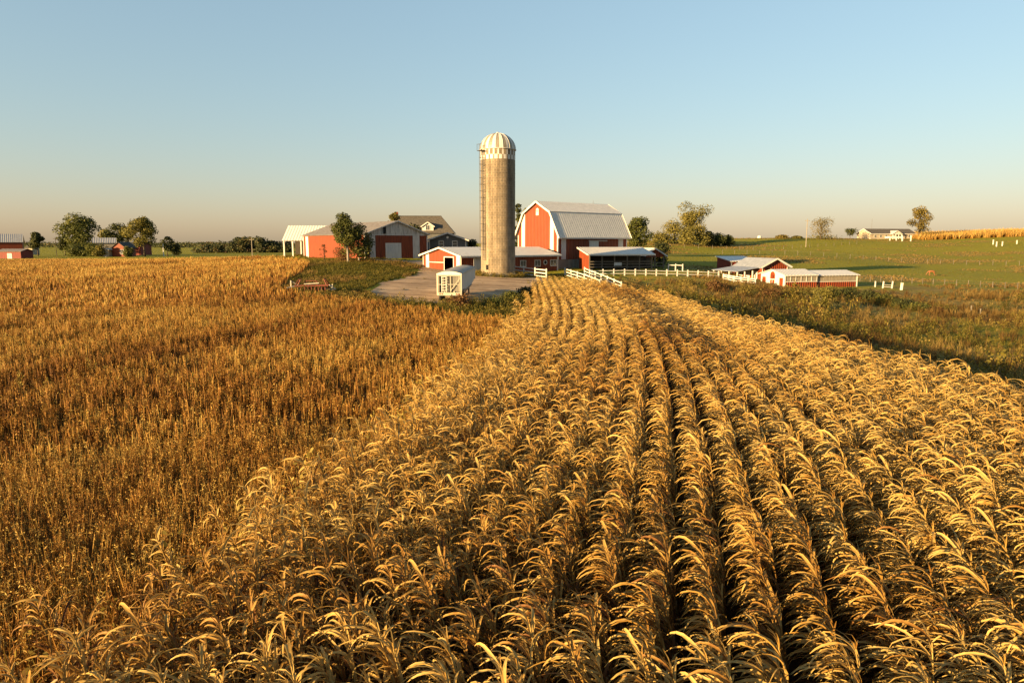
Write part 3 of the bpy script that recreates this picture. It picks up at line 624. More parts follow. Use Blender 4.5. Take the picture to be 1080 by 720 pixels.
def farwood():                                                       # thin tree lines at the horizon
    r = np.random.default_rng(78); cl = []
    for k in range(420):
        px = r.uniform(-60, 470); Y = r.uniform(900, 1500); x = at(px, Y); q = r.uniform(4, 8); zb = hz(x, Y)
        cl.append((x, Y, zb+q*.4, q*1.6, q, q*.7))
    V, Fq, t = leafcloud(r, cl, 24000, 1.3); stuff('distant_treeline', 'thin grey-green line of trees along the horizon', 'tree line', [(V, Fq, t)], M['leaf_woods'])
farwood()
ptree('shrub_tree', 'leaning ragged tree with a pale trunk in front of the pole shed', 354, 383, 225, 117, 'leaf_green', seed=20, leaf=.16, n=5600, trunk_h=.34, bark='pale_bark', lean=-.6, clumps=34, fill=.85)
ptree('shrub_tree', 'bushy half of the leaning tree covering the shed corner', 364, 396, 235, 119, 'leaf_green', seed=21, leaf=.16, n=4600, trunk_h=.14, bark='pale_bark', clumps=30)
ptree('shrub', 'rust-brown shrub against the orange wall of the pole shed', 353, 372, 260.5, 119, 'leaf_rust', seed=22, leaf=.11, n=1500, trunk_h=.1, shape='bush', cat='bush')
ptree('shrub', 'thin twiggy reddish shrub against the orange shed wall', 338, 349, 257, 123, 'leaf_rust', seed=23, leaf=.08, n=380, trunk_h=.15, cat='bush', fill=.6)
ptree('conifer_tree', 'tall dark conifer directly behind the concrete silo', 541, 552, 212, 160, 'leaf_dark', seed=24, leaf=.24, n=3000, trunk_h=.08, shape='cone', clumps=24)
ptree('conifer_tree', 'shorter ragged conifer between silo and red barn', 549, 561, 217, 163, 'leaf_green', seed=25, leaf=.24, n=2400, trunk_h=.08, shape='cone', clumps=22)
ptree('broadleaf_tree', 'dense dark round tree just right of the big barn', 658, 683, 228.5, 175, 'leaf_green', seed=26, leaf=.24, n=5200, trunk_h=.08, shape='column', clumps=28)
ptree('shrub', 'dark bush behind the open cattle shed end', 683, 705, 254, 136, 'leaf_dark', seed=27, leaf=.17, n=2400, trunk_h=.1, shape='bush', cat='bush')
ptree('broadleaf_tree', 'tall airy yellow-green tree with bare limbs standing over the crest bushes', 706, 748, 210.5, 265, 'leaf_olive', group=G2, seed=28, leaf=.27, n=5600, trunk_h=.25, shape='vase', clumps=34, fill=.75)
for i, (a, b_, t_, Y, mt, lb) in enumerate([
    (682, 708, 245, 262, 'leaf_olive', 'brownish olive bush left of the tall airy tree'), (697, 722, 231, 268, 'leaf_olive', 'upright olive small tree touching the left of the airy tree'),
    (712, 734, 239, 258, 'leaf_olive', 'yellow-green bush at the foot of the airy tree'), (727, 746, 238, 260, 'leaf_olive', 'olive bush right of the airy trunk'),
    (740, 750, 243.5, 262, 'leaf_dark', 'small dark bush right of the airy tree'), (748, 763, 246, 266, 'leaf_green', 'round green bush on the crest beside the dark bush'),
    (760, 771, 248, 268, 'leaf_green', 'last low green bush of the row on the crest'), (815, 830, 248, 318, 'leaf_gold', 'low golden bush on the skyline near the white tank'),
    (833, 843, 249, 318, 'leaf_olive', 'tiny olive bush on the skyline left of the power pole'), (849, 883, 247.5, 318, 'leaf_olive', 'wide low bush under the bare autumn tree')]):
    ptree('shrub', lb, a, b_, t_, Y, mt, group=G2, seed=40+i, leaf=.3, n=2200, trunk_h=.04, shape='bush', cat='bush', clumps=24)
ptree('broadleaf_tree', 'thin brownish autumn tree on the skyline beside the power pole', 848, 876, 229, 312, 'leaf_gold', group=G2, seed=55, leaf=.2, n=2400, trunk_h=.2, clumps=26, fill=.8)
ptree('broadleaf_tree', 'flat-topped dark tree left of the cream ranch house', 886, 899, 241, 340, 'leaf_dark', group=G2, seed=56, leaf=.3, n=800, trunk_h=.45, shape='vase')
ptree('broadleaf_tree', 'orange and green autumn tree at the right end of the ranch house', 953, 975, 217.5, 325, 'leaf_gold', group=G2, seed=57, leaf=.34, n=3000, trunk_h=.18, shape='column', clumps=24, fill=.9)
ptree('shrub_tree', 'pale yellowish willow bush in the hollow before the long low shed', 846, 886, 302, 86, 'leaf_olive', group=G3, seed=58, leaf=.09, n=4200, trunk_h=.25, shape='vase', cat='bush', bark='pale_bark', fill=.7)
for i, (a, b_, t_, Y, mt, lb) in enumerate([
    (866, 890, 303, 98, 'leaf_green', 'dark bush close behind the pale willow bush'), (884, 906, 302, 100, 'leaf_dark', 'dark bush under the right end of the long shed'),
    (902, 926, 305, 98, 'leaf_dark', 'broad dark bush below the leaning white gate'), (922, 946, 309, 95, 'leaf_green', 'green bush lower right of the white gate'),
    (940, 962, 314, 92, 'leaf_dark', 'dark bush well below the single white post'), (958, 980, 319, 90, 'leaf_green', 'low green bush further down the hollow'),
    (978, 1004, 324, 88, 'leaf_rust', 'rust-brown thicket at the low end of the bush row'), (800, 826, 304, 94, 'leaf_rust', 'rusty brown bush below the white gable of the long shed'),
    (822, 846, 303, 97, 'leaf_gold', 'straw-coloured bush below the long shed windows'), (776, 800, 300, 96, 'leaf_gold', 'tan bush below the horse barn rails'),
    (742, 768, 296, 98, 'leaf_rust', 'brown brushy clump below the paddock fence end'), (712, 738, 294, 101, 'leaf_gold', 'pale seed-headed brush below the middle of the paddock fence'),
    (546, 566, 302, 79, 'leaf_dark', 'dark green bush at the top left corner of the corn'), (530, 552, 307, 73, 'leaf_green', 'green bush beside the yard near the corn corner'),
    (506, 532, 313, 68, 'leaf_green', 'low green bush right of the grain trailer'), (474, 500, 310, 66, 'leaf_rust', 'brownish weeds bush under the rear of the trailer')]):
    ptree('shrub', lb, a, b_, t_, Y, mt, group=G3, seed=70+i, leaf=.10, n=1700, trunk_h=.04, shape='bush', cat='bush')

# ------------------------------------------------------------------ buildings
def wall(mb, p0, p1, top, z0, op=None):
    """vertical sheet from p0 to p1 (xy); top = [(s,z)..] s in 0..1; op = (s0,s1,zt) doorway, open to the ground"""
    p0, p1 = np.array(p0, float), np.array(p1, float)
    S_, Z_ = zip(*top)
    pt = lambda q, zz: (*(p0+(p1-p0)*q), float(zz))
    pts = [pt(0, z0)]
    if op: pts += [pt(op[0], z0), pt(op[0], op[2]), pt(op[1], op[2]), pt(op[1], z0)]
    pts += [pt(1, z0)] + [pt(q, h) for q, h in list(top)[::-1]]
    mb.poly(pts)
def gable_roof(mb, L, Wd, ez, rz_, ovr=.35, eave=.4, th=.12, along='x'):
    s = (rz_-ez)/(Wd/2)
    for sgn in (0, 1):
        ye = -eave if sgn == 0 else Wd+eave; a, b_ = -ovr, L+ovr; ze = ez - eave*s
        q = [(a, ye, ze), (b_, ye, ze), (b_, Wd/2, rz_), (a, Wd/2, rz_)]
        if along == 'y': q = [(p[1], p[0], p[2]) for p in q]
        mb.slab(*[(p[0], p[1], p[2]+th) for p in q], th)
def window(parent, face, a, z0, w, h, c=0.0, frame='white_paint', grid=(2, 1)):
    """face '-x' or '-y' at plane c, a = along-coordinate of its left edge"""
    f, g = MB(), MB(); t = .09; pr = .06
    def bx(mb, a0, a1, zz0, zz1, d0, d1):
        if face == '-y': mb.box(a0, a1, c-d1, c-d0, zz0, zz1)
        else: mb.box(c-d1, c-d0, a0, a1, zz0, zz1)
    bx(f, a-t, a, z0-t, z0+h+t, .003, pr); bx(f, a+w, a+w+t, z0-t, z0+h+t, .003, pr); bx(f, a, a+w, z0-t, z0, .003, pr); bx(f, a, a+w, z0+h, z0+h+t, .003, pr)
    for i in range(1, grid[0]): bx(f, a+w*i/grid[0]-.025, a+w*i/grid[0]+.025, z0, z0+h, .03, .05)
    for i in range(1, grid[1]): bx(f, a, a+w, z0+h*i/grid[1]-.025, z0+h*i/grid[1]+.025, .031, .049)
    bx(g, a, a+w, z0, z0+h, .005, .025)
    o = f.build('window', M[frame], parent); g.build('pane', M['window_glass'], o); return o
def strip_box(parent, name, mat, face, a0, a1, z0, z1, c=0.0, d0=.004, d1=.05):
    mb = MB()
    if face == '-y': mb.box(a0, a1, c-d1, c-d0, z0, z1)
    else: mb.box(c-d1, c-d0, a0, a1, z0, z1)
    return mb.build(name, M[mat], parent)
PHI = R(38)

# --- big gambrel barn
def barn():
    z = 2.2; root = empty('gambrel_barn', (8.33, 125, z), PHI, 'big red barn with pale gambrel roof beside the silo', 'barn')
    L_, Wd = 18.2, 11.6; fo = 1.7; e = 6.2; kn = 10.25; rg = 12.27; ky = 2.0
    mb = MB(); prof = [(0, e), (ky/Wd, kn), (.5, rg), (1-ky/Wd, kn), (1, e)]
    wall(mb, (0, 0), (0, Wd), prof, fo); wall(mb, (L_, Wd), (L_, 0), prof, fo); mb.build('gable_wall', M['red_siding_y'], root)
    mb = MB(); wall(mb, (L_, 0), (0, 0), [(0, e), (1, e)], fo); wall(mb, (0, Wd), (L_, Wd), [(0, e), (1, e)], fo); mb.build('side_wall', M['red_siding_x'], root)
    mb = MB(); mb.box(.05, L_-.05, .05, Wd-.05, -1, fo); mb.build('foundation', M['concrete'], root)
    mb = MB(); o = .45
    pr = [(-.75, e-.55), (ky-.05, kn+.1), (Wd/2, rg+.12), (Wd-ky+.05, kn+.1), (Wd+.75, e-.55)]
    for i in range(4):
        (y0, z0), (y1, z1) = pr[i], pr[i+1]
        if i in (1, 2): y0, y1 = (y0-.12, y1) if i == 1 else (y0, y1+.12); z0, z1 = (z0+.02, z1) if i == 1 else (z0, z1+.02)
        mb.slab((-o, y0, z0), (L_+o, y0, z0), (L_+o, y1, z1), (-o, y1, z1), .1)
    mb.build('roof', M['roof_metal_x'], root)
    mb = MB()
    for i in range(4):
        (y0, z0), (y1, z1) = pr[i], pr[i+1]
        for xx in (-o-.03, L_+o+.03): mb.bar((xx, y0, z0-.12), (xx, y1, z1-.12), .07, .34)
    mb.build('rake_trim', M['white_paint'], root)
    mb = MB(); mb.box(-.3, L_+.3, -.72, -.62, e-.78, e-.56); mb.build('eave_trim', M['white_paint'], root)
    for a0, a1 in ((1.15, 2.15), (9.45, 10.45)):
        f = lambda y: float(np.interp(y, [0, ky, Wd/2, Wd-ky, Wd], [e, kn, rg, kn, e]))
        mb = MB(); d = .05
        mb.add([(-d, a0, fo), (-d, a1, fo), (-d, a1, f(a1)-.05), (-d, a0, f(a0)-.05), (-.004, a0, fo), (-.004, a1, fo), (-.004, a1, f(a1)-.05), (-.004, a0, f(a0)-.05)],
               [(0,3,2,1),(0,1,5,4),(1,2,6,5),(2,3,7,6),(3,0,4,7)]); mb.build('white_band', M['white_paint'], root)
    for a0, a1 in ((0, .22), (Wd-.22, Wd)): strip_box(root, 'corner_trim', 'white_paint', '-x', a0, a1, fo, e-.05)
    for a0, a1, nm in ((.8, 1.95, 'white_band'), (15.75, 17.1, 'white_band'), (L_-.22, L_, 'corner_trim'), (-.045, .2, 'corner_trim')): strip_box(root, nm, 'white_panel', '-y', a0, a1, fo, e-.1)
    dr = strip_box(root, 'sliding_door', 'white_paint', '-y', 7.85, 10.3, fo+.9, e-1.25, d1=.09)
    strip_box(root, 'door_track', 'white_paint', '-y', 7.7, 12.6, e-1.22, e-1.05, d1=.12)
    mb = MB(); mb.box(-.06, -.004, Wd/2-.38, Wd/2+.38, rg-2.5, rg-1.55); mb.tube([(-.06, Wd/2, rg-1.55), (-.004, Wd/2, rg-1.55)], .38, 16); mb.build('loft_vent', M['white_paint'], root)
    mb = MB(); mb.tube([(14.5, Wd/2, rg), (14.5, Wd/2, rg+.75)], [.06, .02], 6); mb.build('lightning_rod', M['steel'], root)
    for x in (4.5, 8, 11.5): mb = MB(); mb.box(x, x+.16, -.12, -.01, -.6, fo); mb.build('foundation_post', M['old_board'], root)
barn()

# --- long low building in front of the barn
def low_building():
    z = 2.1; root = empty('milking_parlour', (-7.95, 108, z), PHI, 'long low red building with cream roof running behind the silo', 'farm building')
    L_, Wd, e, rg = 20.3, 11.7, 2.75, 4.0
    mb = MB(); pr = [(0, e), (.5, rg), (1, e)]
    wall(mb, (0, 0), (0, Wd), pr, -.8, op=(2.3/Wd, 4.9/Wd, 2.45)); wall(mb, (L_, Wd), (L_, 0), pr, -.8); mb.build('gable_wall', M['red_siding_y'], root)
    mb = MB(); wall(mb, (L_, 0), (0, 0), [(0, e), (1, e)], -.8); wall(mb, (0, Wd), (L_, Wd), [(0, e), (1, e)], -.8); mb.build('side_wall', M['red_siding_x'], root)
    mb = MB(); mb.box(.2, L_-.2, .2, Wd-.2, -.3, .02); mb.build('floor_slab', M['concrete'], root)
    mb = MB(); gable_roof(mb, L_, Wd, e, rg, .5, .55, .1); mb.build('roof', M['roof_white_x'], root)
    mb = MB(); mb.box(-.5, L_+.5, -.62, -.56, e-.28, e-.02)
    mb.bar((-.54, -.55, e-.1), (-.54, Wd/2, rg-.02), .06, .26); mb.bar((-.54, Wd+.55, e-.1), (-.54, Wd/2, rg-.02), .06, .26); mb.build('roof_trim', M['white_paint'], root)
    for a0, a1 in ((.35, 1.4), (9.7, 10.7)): strip_box(root, 'white_band', 'white_paint', '-x', a0, a1, -.5, float(np.interp(a0, [0, Wd/2, Wd], [e, rg, e]))-.02)
    for a0, a1 in ((0, .16), (Wd-.16, Wd)): strip_box(root, 'corner_trim', 'white_paint', '-x', a0, a1, -.5, e-.03)
    strip_box(root, 'wall_rail', 'white_paint', '-x', 4.95, 9.7, 1.55, 1.67)
    fr = strip_box(root, 'door_frame', 'white_paint', '-x', 2.12, 2.3, -.3, 2.6); strip_box(fr, 'door_frame_head', 'white_paint', '-x', 2.3, 4.9, 2.45, 2.6); strip_box(root, 'door_frame', 'white_paint', '-x', 4.9, 5.08, -.3, 2.6)
    strip_box(root, 'sliding_door', 'white_panel', '-y', 2.3, 3.9, -.2, 2.4, d1=.08)
    strip_box(root, 'corner_trim', 'white_paint', '-y', L_-.2, L_+.05, -.5, e-.3)
    for a, w in ((11.9, 1.1), (15.05, 1.15), (18.55, 1.35)): window(root, '-y', a, .85, w, .95, grid=(2, 1))
    vt = MB(); vt.tube([(17.35, -.09, 1.45), (17.35, -.004, 1.45)], .42, 16); o = vt.build('fan_housing', M['white_paint'], root)
    vt = MB(); vt.tube([(17.35, -.11, 1.45), (17.35, -.092, 1.45)], .30, 16); vt.build('fan_opening', M['black_dark'], o)
low_building()

# --- concrete stave silo
def silo():
    x, y = -2.1, 104; z = 1.75; root = empty('stave_silo', (x, y, z), 0, 'tall tan concrete silo with white ribbed dome', 'silo')
    m, n, L, b = nmat('silo_staves')
    tc = n.new('ShaderNodeTexCoord'); sx = n.new('ShaderNodeSeparateXYZ'); L.new(tc.outputs['Object'], sx.inputs[0])
    an = n.new('ShaderNodeMath'); an.operation = 'ARCTAN2'; L.new(sx.outputs[1], an.inputs[0]); L.new(sx.outputs[0], an.inputs[1])
    mu = n.new('ShaderNodeMath'); mu.operation = 'MULTIPLY'; mu.inputs[1].default_value = 2.6; L.new(an.outputs[0], mu.inputs[0])
    cb = n.new('ShaderNodeCombineXYZ'); L.new(sx.outputs[2], cb.inputs[0]); L.new(mu.outputs[0], cb.inputs[1])
    br = n.new('ShaderNodeTexBrick'); br.inputs['Scale'].default_value = 1; br.inputs['Brick Width'].default_value = .76; br.inputs['Row Height'].default_value = .254; br.inputs['Mortar Size'].default_value = .018
    br.inputs['Color1'].default_value = (.26, .205, .135, 1); br.inputs['Color2'].default_value = (.20, .16, .108, 1); br.inputs['Mortar'].default_value = (.12, .095, .064, 1); L.new(cb.outputs[0], br.inputs['Vector'])
    no = n.new('ShaderNodeTexNoise'); no.inputs['Scale'].default_value = .9; no.inputs['Detail'].default_value = 8; L.new(tc.outputs['Object'], no.inputs['Vector'])
    ra = n.new('ShaderNodeValToRGB'); ra.color_ramp.elements[0].color = (.58, .56, .54, 1); ra.color_ramp.elements[1].color = (.92, .90, .88, 1); ra.color_ramp.elements[0].position = .3; ra.color_ramp.elements[1].position = .65; L.new(no.outputs[0], ra.inputs[0])
    mx = n.new('ShaderNodeMix'); mx.data_type = 'RGBA'; mx.blend_type = 'MULTIPLY'; mx.inputs[0].default_value = 1; L.new(br.outputs[0], mx.inputs[6]); L.new(ra.outputs[0], mx.inputs[7]); st = n.new('ShaderNodeMapping'); st.inputs['Scale'].default_value = (1.6, 1.6, .10); L.new(tc.outputs['Object'], st.inputs[0]); n2 = n.new('ShaderNodeTexNoise'); n2.inputs['Scale'].default_value = 1; n2.inputs['Detail'].default_value = 6; L.new(st.outputs[0], n2.inputs['Vector'])
    r2 = n.new('ShaderNodeValToRGB'); r2.color_ramp.elements[0].position = .36; r2.color_ramp.elements[1].position = .55; r2.color_ramp.elements[0].color = (.68, .64, .60, 1); r2.color_ramp.elements[1].color = (1.1, 1.1, 1.1, 1); L.new(n2.outputs[0], r2.inputs[0])
    m2 = n.new('ShaderNodeMix'); m2.data_type = 'RGBA'; m2.blend_type = 'MULTIPLY'; m2.inputs[0].default_value = 1; L.new(mx.outputs[2], m2.inputs[6]); L.new(r2.outputs[0], m2.inputs[7]); L.new(m2.outputs[2], b.inputs['Base Color'])
    bp = n.new('ShaderNodeBump'); bp.inputs['Distance'].default_value = .03; L.new(br.outputs['Fac'], bp.inputs['Height']); bp.invert = True; L.new(bp.outputs[0], b.inputs['Normal']); b.inputs['Roughness'].default_value = .9
    r0 = 2.58; top = 18.95 - z
    mb = MB(); mb.lathe([(r0+.12, -1), (r0+.12, .5), (r0+.04, .62), (r0, .62)], 64); mb.build('footing', M['concrete'], root, True)
    mb = MB(); mb.lathe([(r0, .55), (r0, top)], 64); mb.build('shaft', m, root, True)
    hp = MB(); zz = 1.0
    while zz < top - .2: hp.lathe([(r0+.003, zz-.018), (r0+.022, zz-.012), (r0+.022, zz+.012), (r0+.003, zz+.018)], 64); zz += .62
    hp.build('hoop', M['concrete'], root, True, 'thin steel hoops round the staves')
    # pale stave band under the dome: two rows of alternating staves
    bnd = MB(); b1 = 20.42 - z; mid = (top+b1)/2 - .1
    bnd.lathe([(r0+.01, top), (r0+.01, mid)], 72, matf=lambda i, j: 0 if (j//1) % 3 else 1); bnd.lathe([(r0+.012, mid), (r0+.012, b1)], 72, matf=lambda i, j: 1 if (j % 3) else 0)
    bnd.build('stave_band', [M['white_paint'], M['silo_staves']], root, False)
    mb = MB(); mb.lathe([(r0+.05, b1-.06), (r0+.16, b1-.04), (r0+.16, b1+.06), (r0+.05, b1+.08)], 64); mb.build('dome_rim', M['white_worn'], root, True)
    d = MB(); prof = [((r0+.06)*math.cos(t), b1+.05+2.38*math.sin(t)) for t in np.linspace(0, math.pi/2-.06, 10)]
    d.lathe(prof, 60, matf=lambda i, j: 0 if (j//2) % 2 else 1); paint('dome_tan', (.44, .38, .28), .5, .15, metal=.2)
    do = d.build('dome', [M['white_paint'], M['dome_tan']], root, False)
    rb = MB()
    for k in range(15):
        a = 2*math.pi*k/15; rb.tube([((r+.02)*math.cos(a), (r+.02)*math.sin(a), zz) for r, zz in prof], .035, 5)
    rb.build('dome_rib', M['white_worn'], do); mb = MB(); mb.lathe([(.25, b1+2.38), (.25, b1+2.54), (.02, b1+2.62)], 16); mb.build('dome_cap', M['white_worn'], do, True)
    # ladder with cage up the left side
    a = math.radians(219); ca, sa = math.cos(a), math.sin(a); t = Vector((-sa, ca, 0)); o = Vector((ca, sa, 0)); ld = MB(); z0, z1 = 2.6, b1-.2
    for s in (-.24, .24): p = o*(r0+.18)+t*s; ld.bar(p+Vector((0, 0, z0)), p+Vector((0, 0, z1)), .06)
    zz = z0
    while zz < z1: ld.bar(o*(r0+.18)-t*.24+Vector((0, 0, zz)), o*(r0+.18)+t*.24+Vector((0, 0, zz)), .03); zz += .38
    lo = ld.build('ladder', M['steel'], root); cg = MB(); zz = z0+1.5
    def hoop(h, k): return [o*(r0+.18+.62*math.sin(q))+t*(.36*math.cos(q))+Vector((0, 0, h)) for q in np.linspace(0, math.pi, k)]
    while zz < z1+.8: cg.tube(hoop(zz, 7), .022, 4); zz += .95
    for k in range(1, 6): p, q = hoop(z0+1.5, 7)[k], hoop(z1+.8, 7)[k]; cg.bar(p, q, .03)
    cg.build('ladder_cage', M['steel'], lo)
    pf = MB(); p = o*(r0+.5)+Vector((0, 0, z1-.1)); pf.bar(p-t*.5, p+t*.5, .8, .06); pf.bar(p-t*.5+o*.35+Vector((0, 0, .9)), p+t*.5+o*.35+Vector((0, 0, .9)), .05)
    for s in (-.5, .5): pf.bar(p+t*s+o*.35, p+t*s+o*.35+Vector((0, 0, .9)), .05)
    pf.build('platform', M['dark_steel'], root)
    a = math.radians(233); o = Vector((math.cos(a), math.sin(a), 0)); hb = MB(); p = o*(r0+.02); hb.bar(p+Vector((0, 0, 1.2)), p+Vector((0, 0, 1.9)), .38, .22); hb.build('access_hatch', M['black_dark'], root)
silo()

# --- pole shed at left
def pole_shed():
    z = 3.9; root = empty('pole_shed', (-26.7, 125, z), PHI, 'long red pole shed with grey worn roof and white double door', 'shed')
    Wd, L_, e, rg = 13.2, 29.3, 4.55, 6.95                 # gable across local x, length along local y
    mb = MB(); wall(mb, (0, L_), (0, 0), [(0, e), (1, e)], -1); wall(mb, (Wd, 0), (Wd, L_), [(0, e), (1, e)], -1); mb.build('side_wall', M['red_siding_y'], root)
    mb = MB(); wall(mb, (Wd, 0), (0, 0), [(0, e), (1, e)], -1); wall(mb, (0, L_), (Wd, L_), [(0, e), (.5, rg), (1, e)], -1); mb.build('end_wall', M['red_siding_x'], root)
    mb = MB(); mb.poly([(-.0, -.012, e-.05), (Wd, -.012, e-.05), (Wd, -.012, e), (Wd/2, -.012, rg), (0, -.012, e)]); mb.build('gable_panel', M['gable_grey'], root)
    mb = MB(); gable_roof(mb, L_, Wd, e, rg, .4, .35, .1, 'y'); mb.build('roof', M['roof_worn_y'], root)
    mb = MB(); mb.bar((-.35, -.44, e-.06), (Wd/2, -.44, rg+.04), .05, .2); mb.bar((Wd+.35, -.44, e-.06), (Wd/2, -.44, rg+.04), .05, .2); mb.box(0, Wd, -.06, -.014, e-.2, e-.05); mb.build('gable_trim', M['white_worn'], root)
    for a0, a1 in ((0, .22), (1.0, 2.1), (9.95, 11.4), (Wd-.2, Wd)): strip_box(root, 'white_band', 'white_worn', '-y', a0, a1, -.6, e-.22)
    dr = strip_box(root, 'double_door', 'white_panel', '-y', 4.35, 7.2, -.5, 2.75, d1=.08)
    fr = MB(); fr.box(4.15, 4.345, -.1, -.004, -.5, 2.95); fr.box(7.205, 7.4, -.1, -.004, -.5, 2.95); fr.box(4.345, 7.205, -.1, -.004, 2.755, 2.95); fr.build('door_frame', M['white_paint'], root)
    strip_box(root, 'corner_trim', 'white_paint', '-x', 26.6, 28.0, -.6, e-.25); strip_box(root, 'corner_trim', 'white_paint', '-x', 29.1, L_+.05, -.6, e-.25); strip_box(root, 'corner_trim', 'white_paint', '-x', -.05, .12, -.6, e-.25)
    mb = MB(); mb.box(3.8, 4.2, -.35, -.02, e+.1, e+1.5); mb.build('vent_slot', M['black_dark'], root)
pole_shed()

# --- white-roofed open shed behind it
def open_shed():
    X0 = at(301, 150); z = hz(X0+5, 152); root = empty('open_shed', (X0, 150, z), R(4), 'open-sided shed with bright white roof behind the pole shed', 'shed')
    L_, Wd, e, rg = 11, 11, 3.4, 6.4
    mb = MB(); gable_roof(mb, L_, Wd, e, rg, .1, .5, .12); mb.build('roof', M['roof_white_x'], root)
    for x in (.15, 2.0, 3.8, 5.6, 7.4, 9.2, 10.85):
        for y in (.1, Wd-.1): mb = MB(); mb.box(x-.14, x+.14, y-.14, y+.14, -.8, e); mb.build('post', M['white_paint'], root)
    mb = MB(); wall(mb, (0, Wd-.3), (L_, Wd-.3), [(0, e), (1, e)], -.5); wall(mb, (5.2, Wd-.3), (5.2, .3), [(0, e), (1, e)], -.5); mb.build('back_wall', M['dark_wood'], root)
    mb = MB(); mb.box(-.1, L_+.1, -.06, .24, e-.25, e); mb.build('eave_beam', M['red_plain'], root)
open_shed()

# --- houses behind the yard
def grey_house():
    x0, x1, Y = at(453.5, 138), at(492, 138), 138; Wd = x1-x0; z = hz((x0+x1)/2, Y); root = empty('grey_house', (x0, Y, z), R(2), 'slate grey gabled house with two white windows behind the low building', 'house')
    e = zat(253, Y)-z; rg = zat(246.3, Y)-z; mb = MB()
    wall(mb, (Wd, 0), (0, 0), [(0, e), (.5, rg), (1, e)], -1); wall(mb, (0, 12), (Wd, 12), [(0, e), (.5, rg), (1, e)], -1); wall(mb, (0, 0), (0, 12), [(0, e), (1, e)], -1); wall(mb, (Wd, 12), (Wd, 0), [(0, e), (1, e)], -1); mb.build('wall', M['house_grey'], root)
    mb = MB(); gable_roof(mb, 12, Wd, e, rg, .6, .6, .22, 'y'); mb.build('roof', M['shingle'], root)
    mb = MB(); mb.bar((-.6, -.63, e-.15), (Wd/2, -.63, rg+.12), .05, .26); mb.bar((Wd+.6, -.63, e-.15), (Wd/2, -.63, rg+.12), .05, .26); mb.build('roof_trim', M['white_worn'], root)
    for a in (2.0, 4.7): window(root, '-y', a, e-1.35, .85, 1.1, grid=(1, 2))
    for a in (0, Wd-.14): strip_box(root, 'corner_trim', 'white_paint', '-y', a, a+.14, -.5, e-.1)
    mb = MB(); mb.tube([(Wd/2, -.02, rg-.75), (Wd/2, -.1, rg-.75)], .24, 12); mb.build('gable_vent', M['white_paint'], root)
def hip_house():
    Y = 165; x0 = at(409, Y); x1 = at(478, Y); Wd = x1-x0; D_ = 11; z = hz((x0+x1)/2, Y); root = empty('hip_roof_house', (x0, Y, z), R(3), 'large house with dark brown hip roof and white dormer behind the pole shed', 'house')
    e = zat(246, Y)-z; rg = zat(227, Y)-z; hx = 2.9; mb = MB(); mb.box(0, Wd, 0, D_, -1, e); mb.build('wall', M['house_grey'], root)
    mb = MB(); o = .5; a = [(-o, -o, e), (Wd+o, -o, e), (Wd+o, D_+o, e), (-o, D_+o, e)]; r0, r1 = (hx*.4, D_/2, rg), (Wd-hx, D_/2, rg)
    mb.add(a+[r0, r1], [(0, 1, 5, 4), (1, 2, 5), (2, 3, 4, 5), (3, 0, 4), (3, 2, 1, 0)]); ro = mb.build('roof', M['shingle'], root)
    mb = MB(); mb.tube([(hx*.4, D_/2, rg+.02), (Wd-hx, D_/2, rg+.02)], .12, 6); mb.build('ridge_cap', M['shingle_dark'], ro)
    dx = at(452, Y)-x0; w = 1.35; dz = zat(242.5, Y)-z; dt = zat(234.3, Y)-z; ev = dz+1.0
    mb = MB(); wall(mb, (dx+w, .4), (dx-w, .4), [(0, ev), (.5, dt), (1, ev)], dz-.3); wall(mb, (dx-w, .4), (dx-w, 4), [(0, ev), (1, ev)], dz-.3); wall(mb, (dx+w, 4), (dx+w, .4), [(0, ev), (1, ev)], dz-.3); do = mb.build('dormer', M['white_worn'], root)
    mb = MB(); mb.slab((dx-w-.3, .1, ev-.2), (dx, .1, dt+.1), (dx, 5, dt+.1), (dx-w-.3, 5, ev-.2), .12); mb.slab((dx, .1, dt+.1), (dx+w+.3, .1, ev-.2), (dx+w+.3, 5, ev-.2), (dx, 5, dt+.1), .12); mb.build('dormer_roof', M['shingle_dark'], do)
    mb = MB(); mb.bar((dx-w-.3, .08, ev-.25), (dx, .08, dt+.02), .06, .22); mb.bar((dx+w+.3, .08, ev-.25), (dx, .08, dt+.02), .06, .22); mb.build('dormer_trim', M['white_paint'], do)
    w_ = window(do, '-y', dx-.45, dz, .9, 1.1, c=.4, grid=(2, 1))
    mb = MB(); mb.box(1.5, 2.3, D_/2-.5, D_/2+.3, rg-1, rg+1.0); mb.build('chimney', M['red_dull'], root)
grey_house(); hip_house()
ptree('shrub_tree', 'yellow-green treetop poking above the pole shed gable beside the house roof', 410, 424, 224, 150, 'leaf_olive', seed=120, leaf=.2, n=900, trunk_h=.55, clumps=9)
ptree('broadleaf_tree', 'dark green tree in front of the dark roof dormer', 428, 446, 236, 152, 'leaf_dark', seed=121, leaf=.2, n=1500, trunk_h=.3)
ptree('shrub', 'dark foliage right of the grey house roof beside the silo', 490, 507, 252, 150, 'leaf_dark', seed=122, leaf=.2, n=1500, trunk_h=.2, cat='bush')

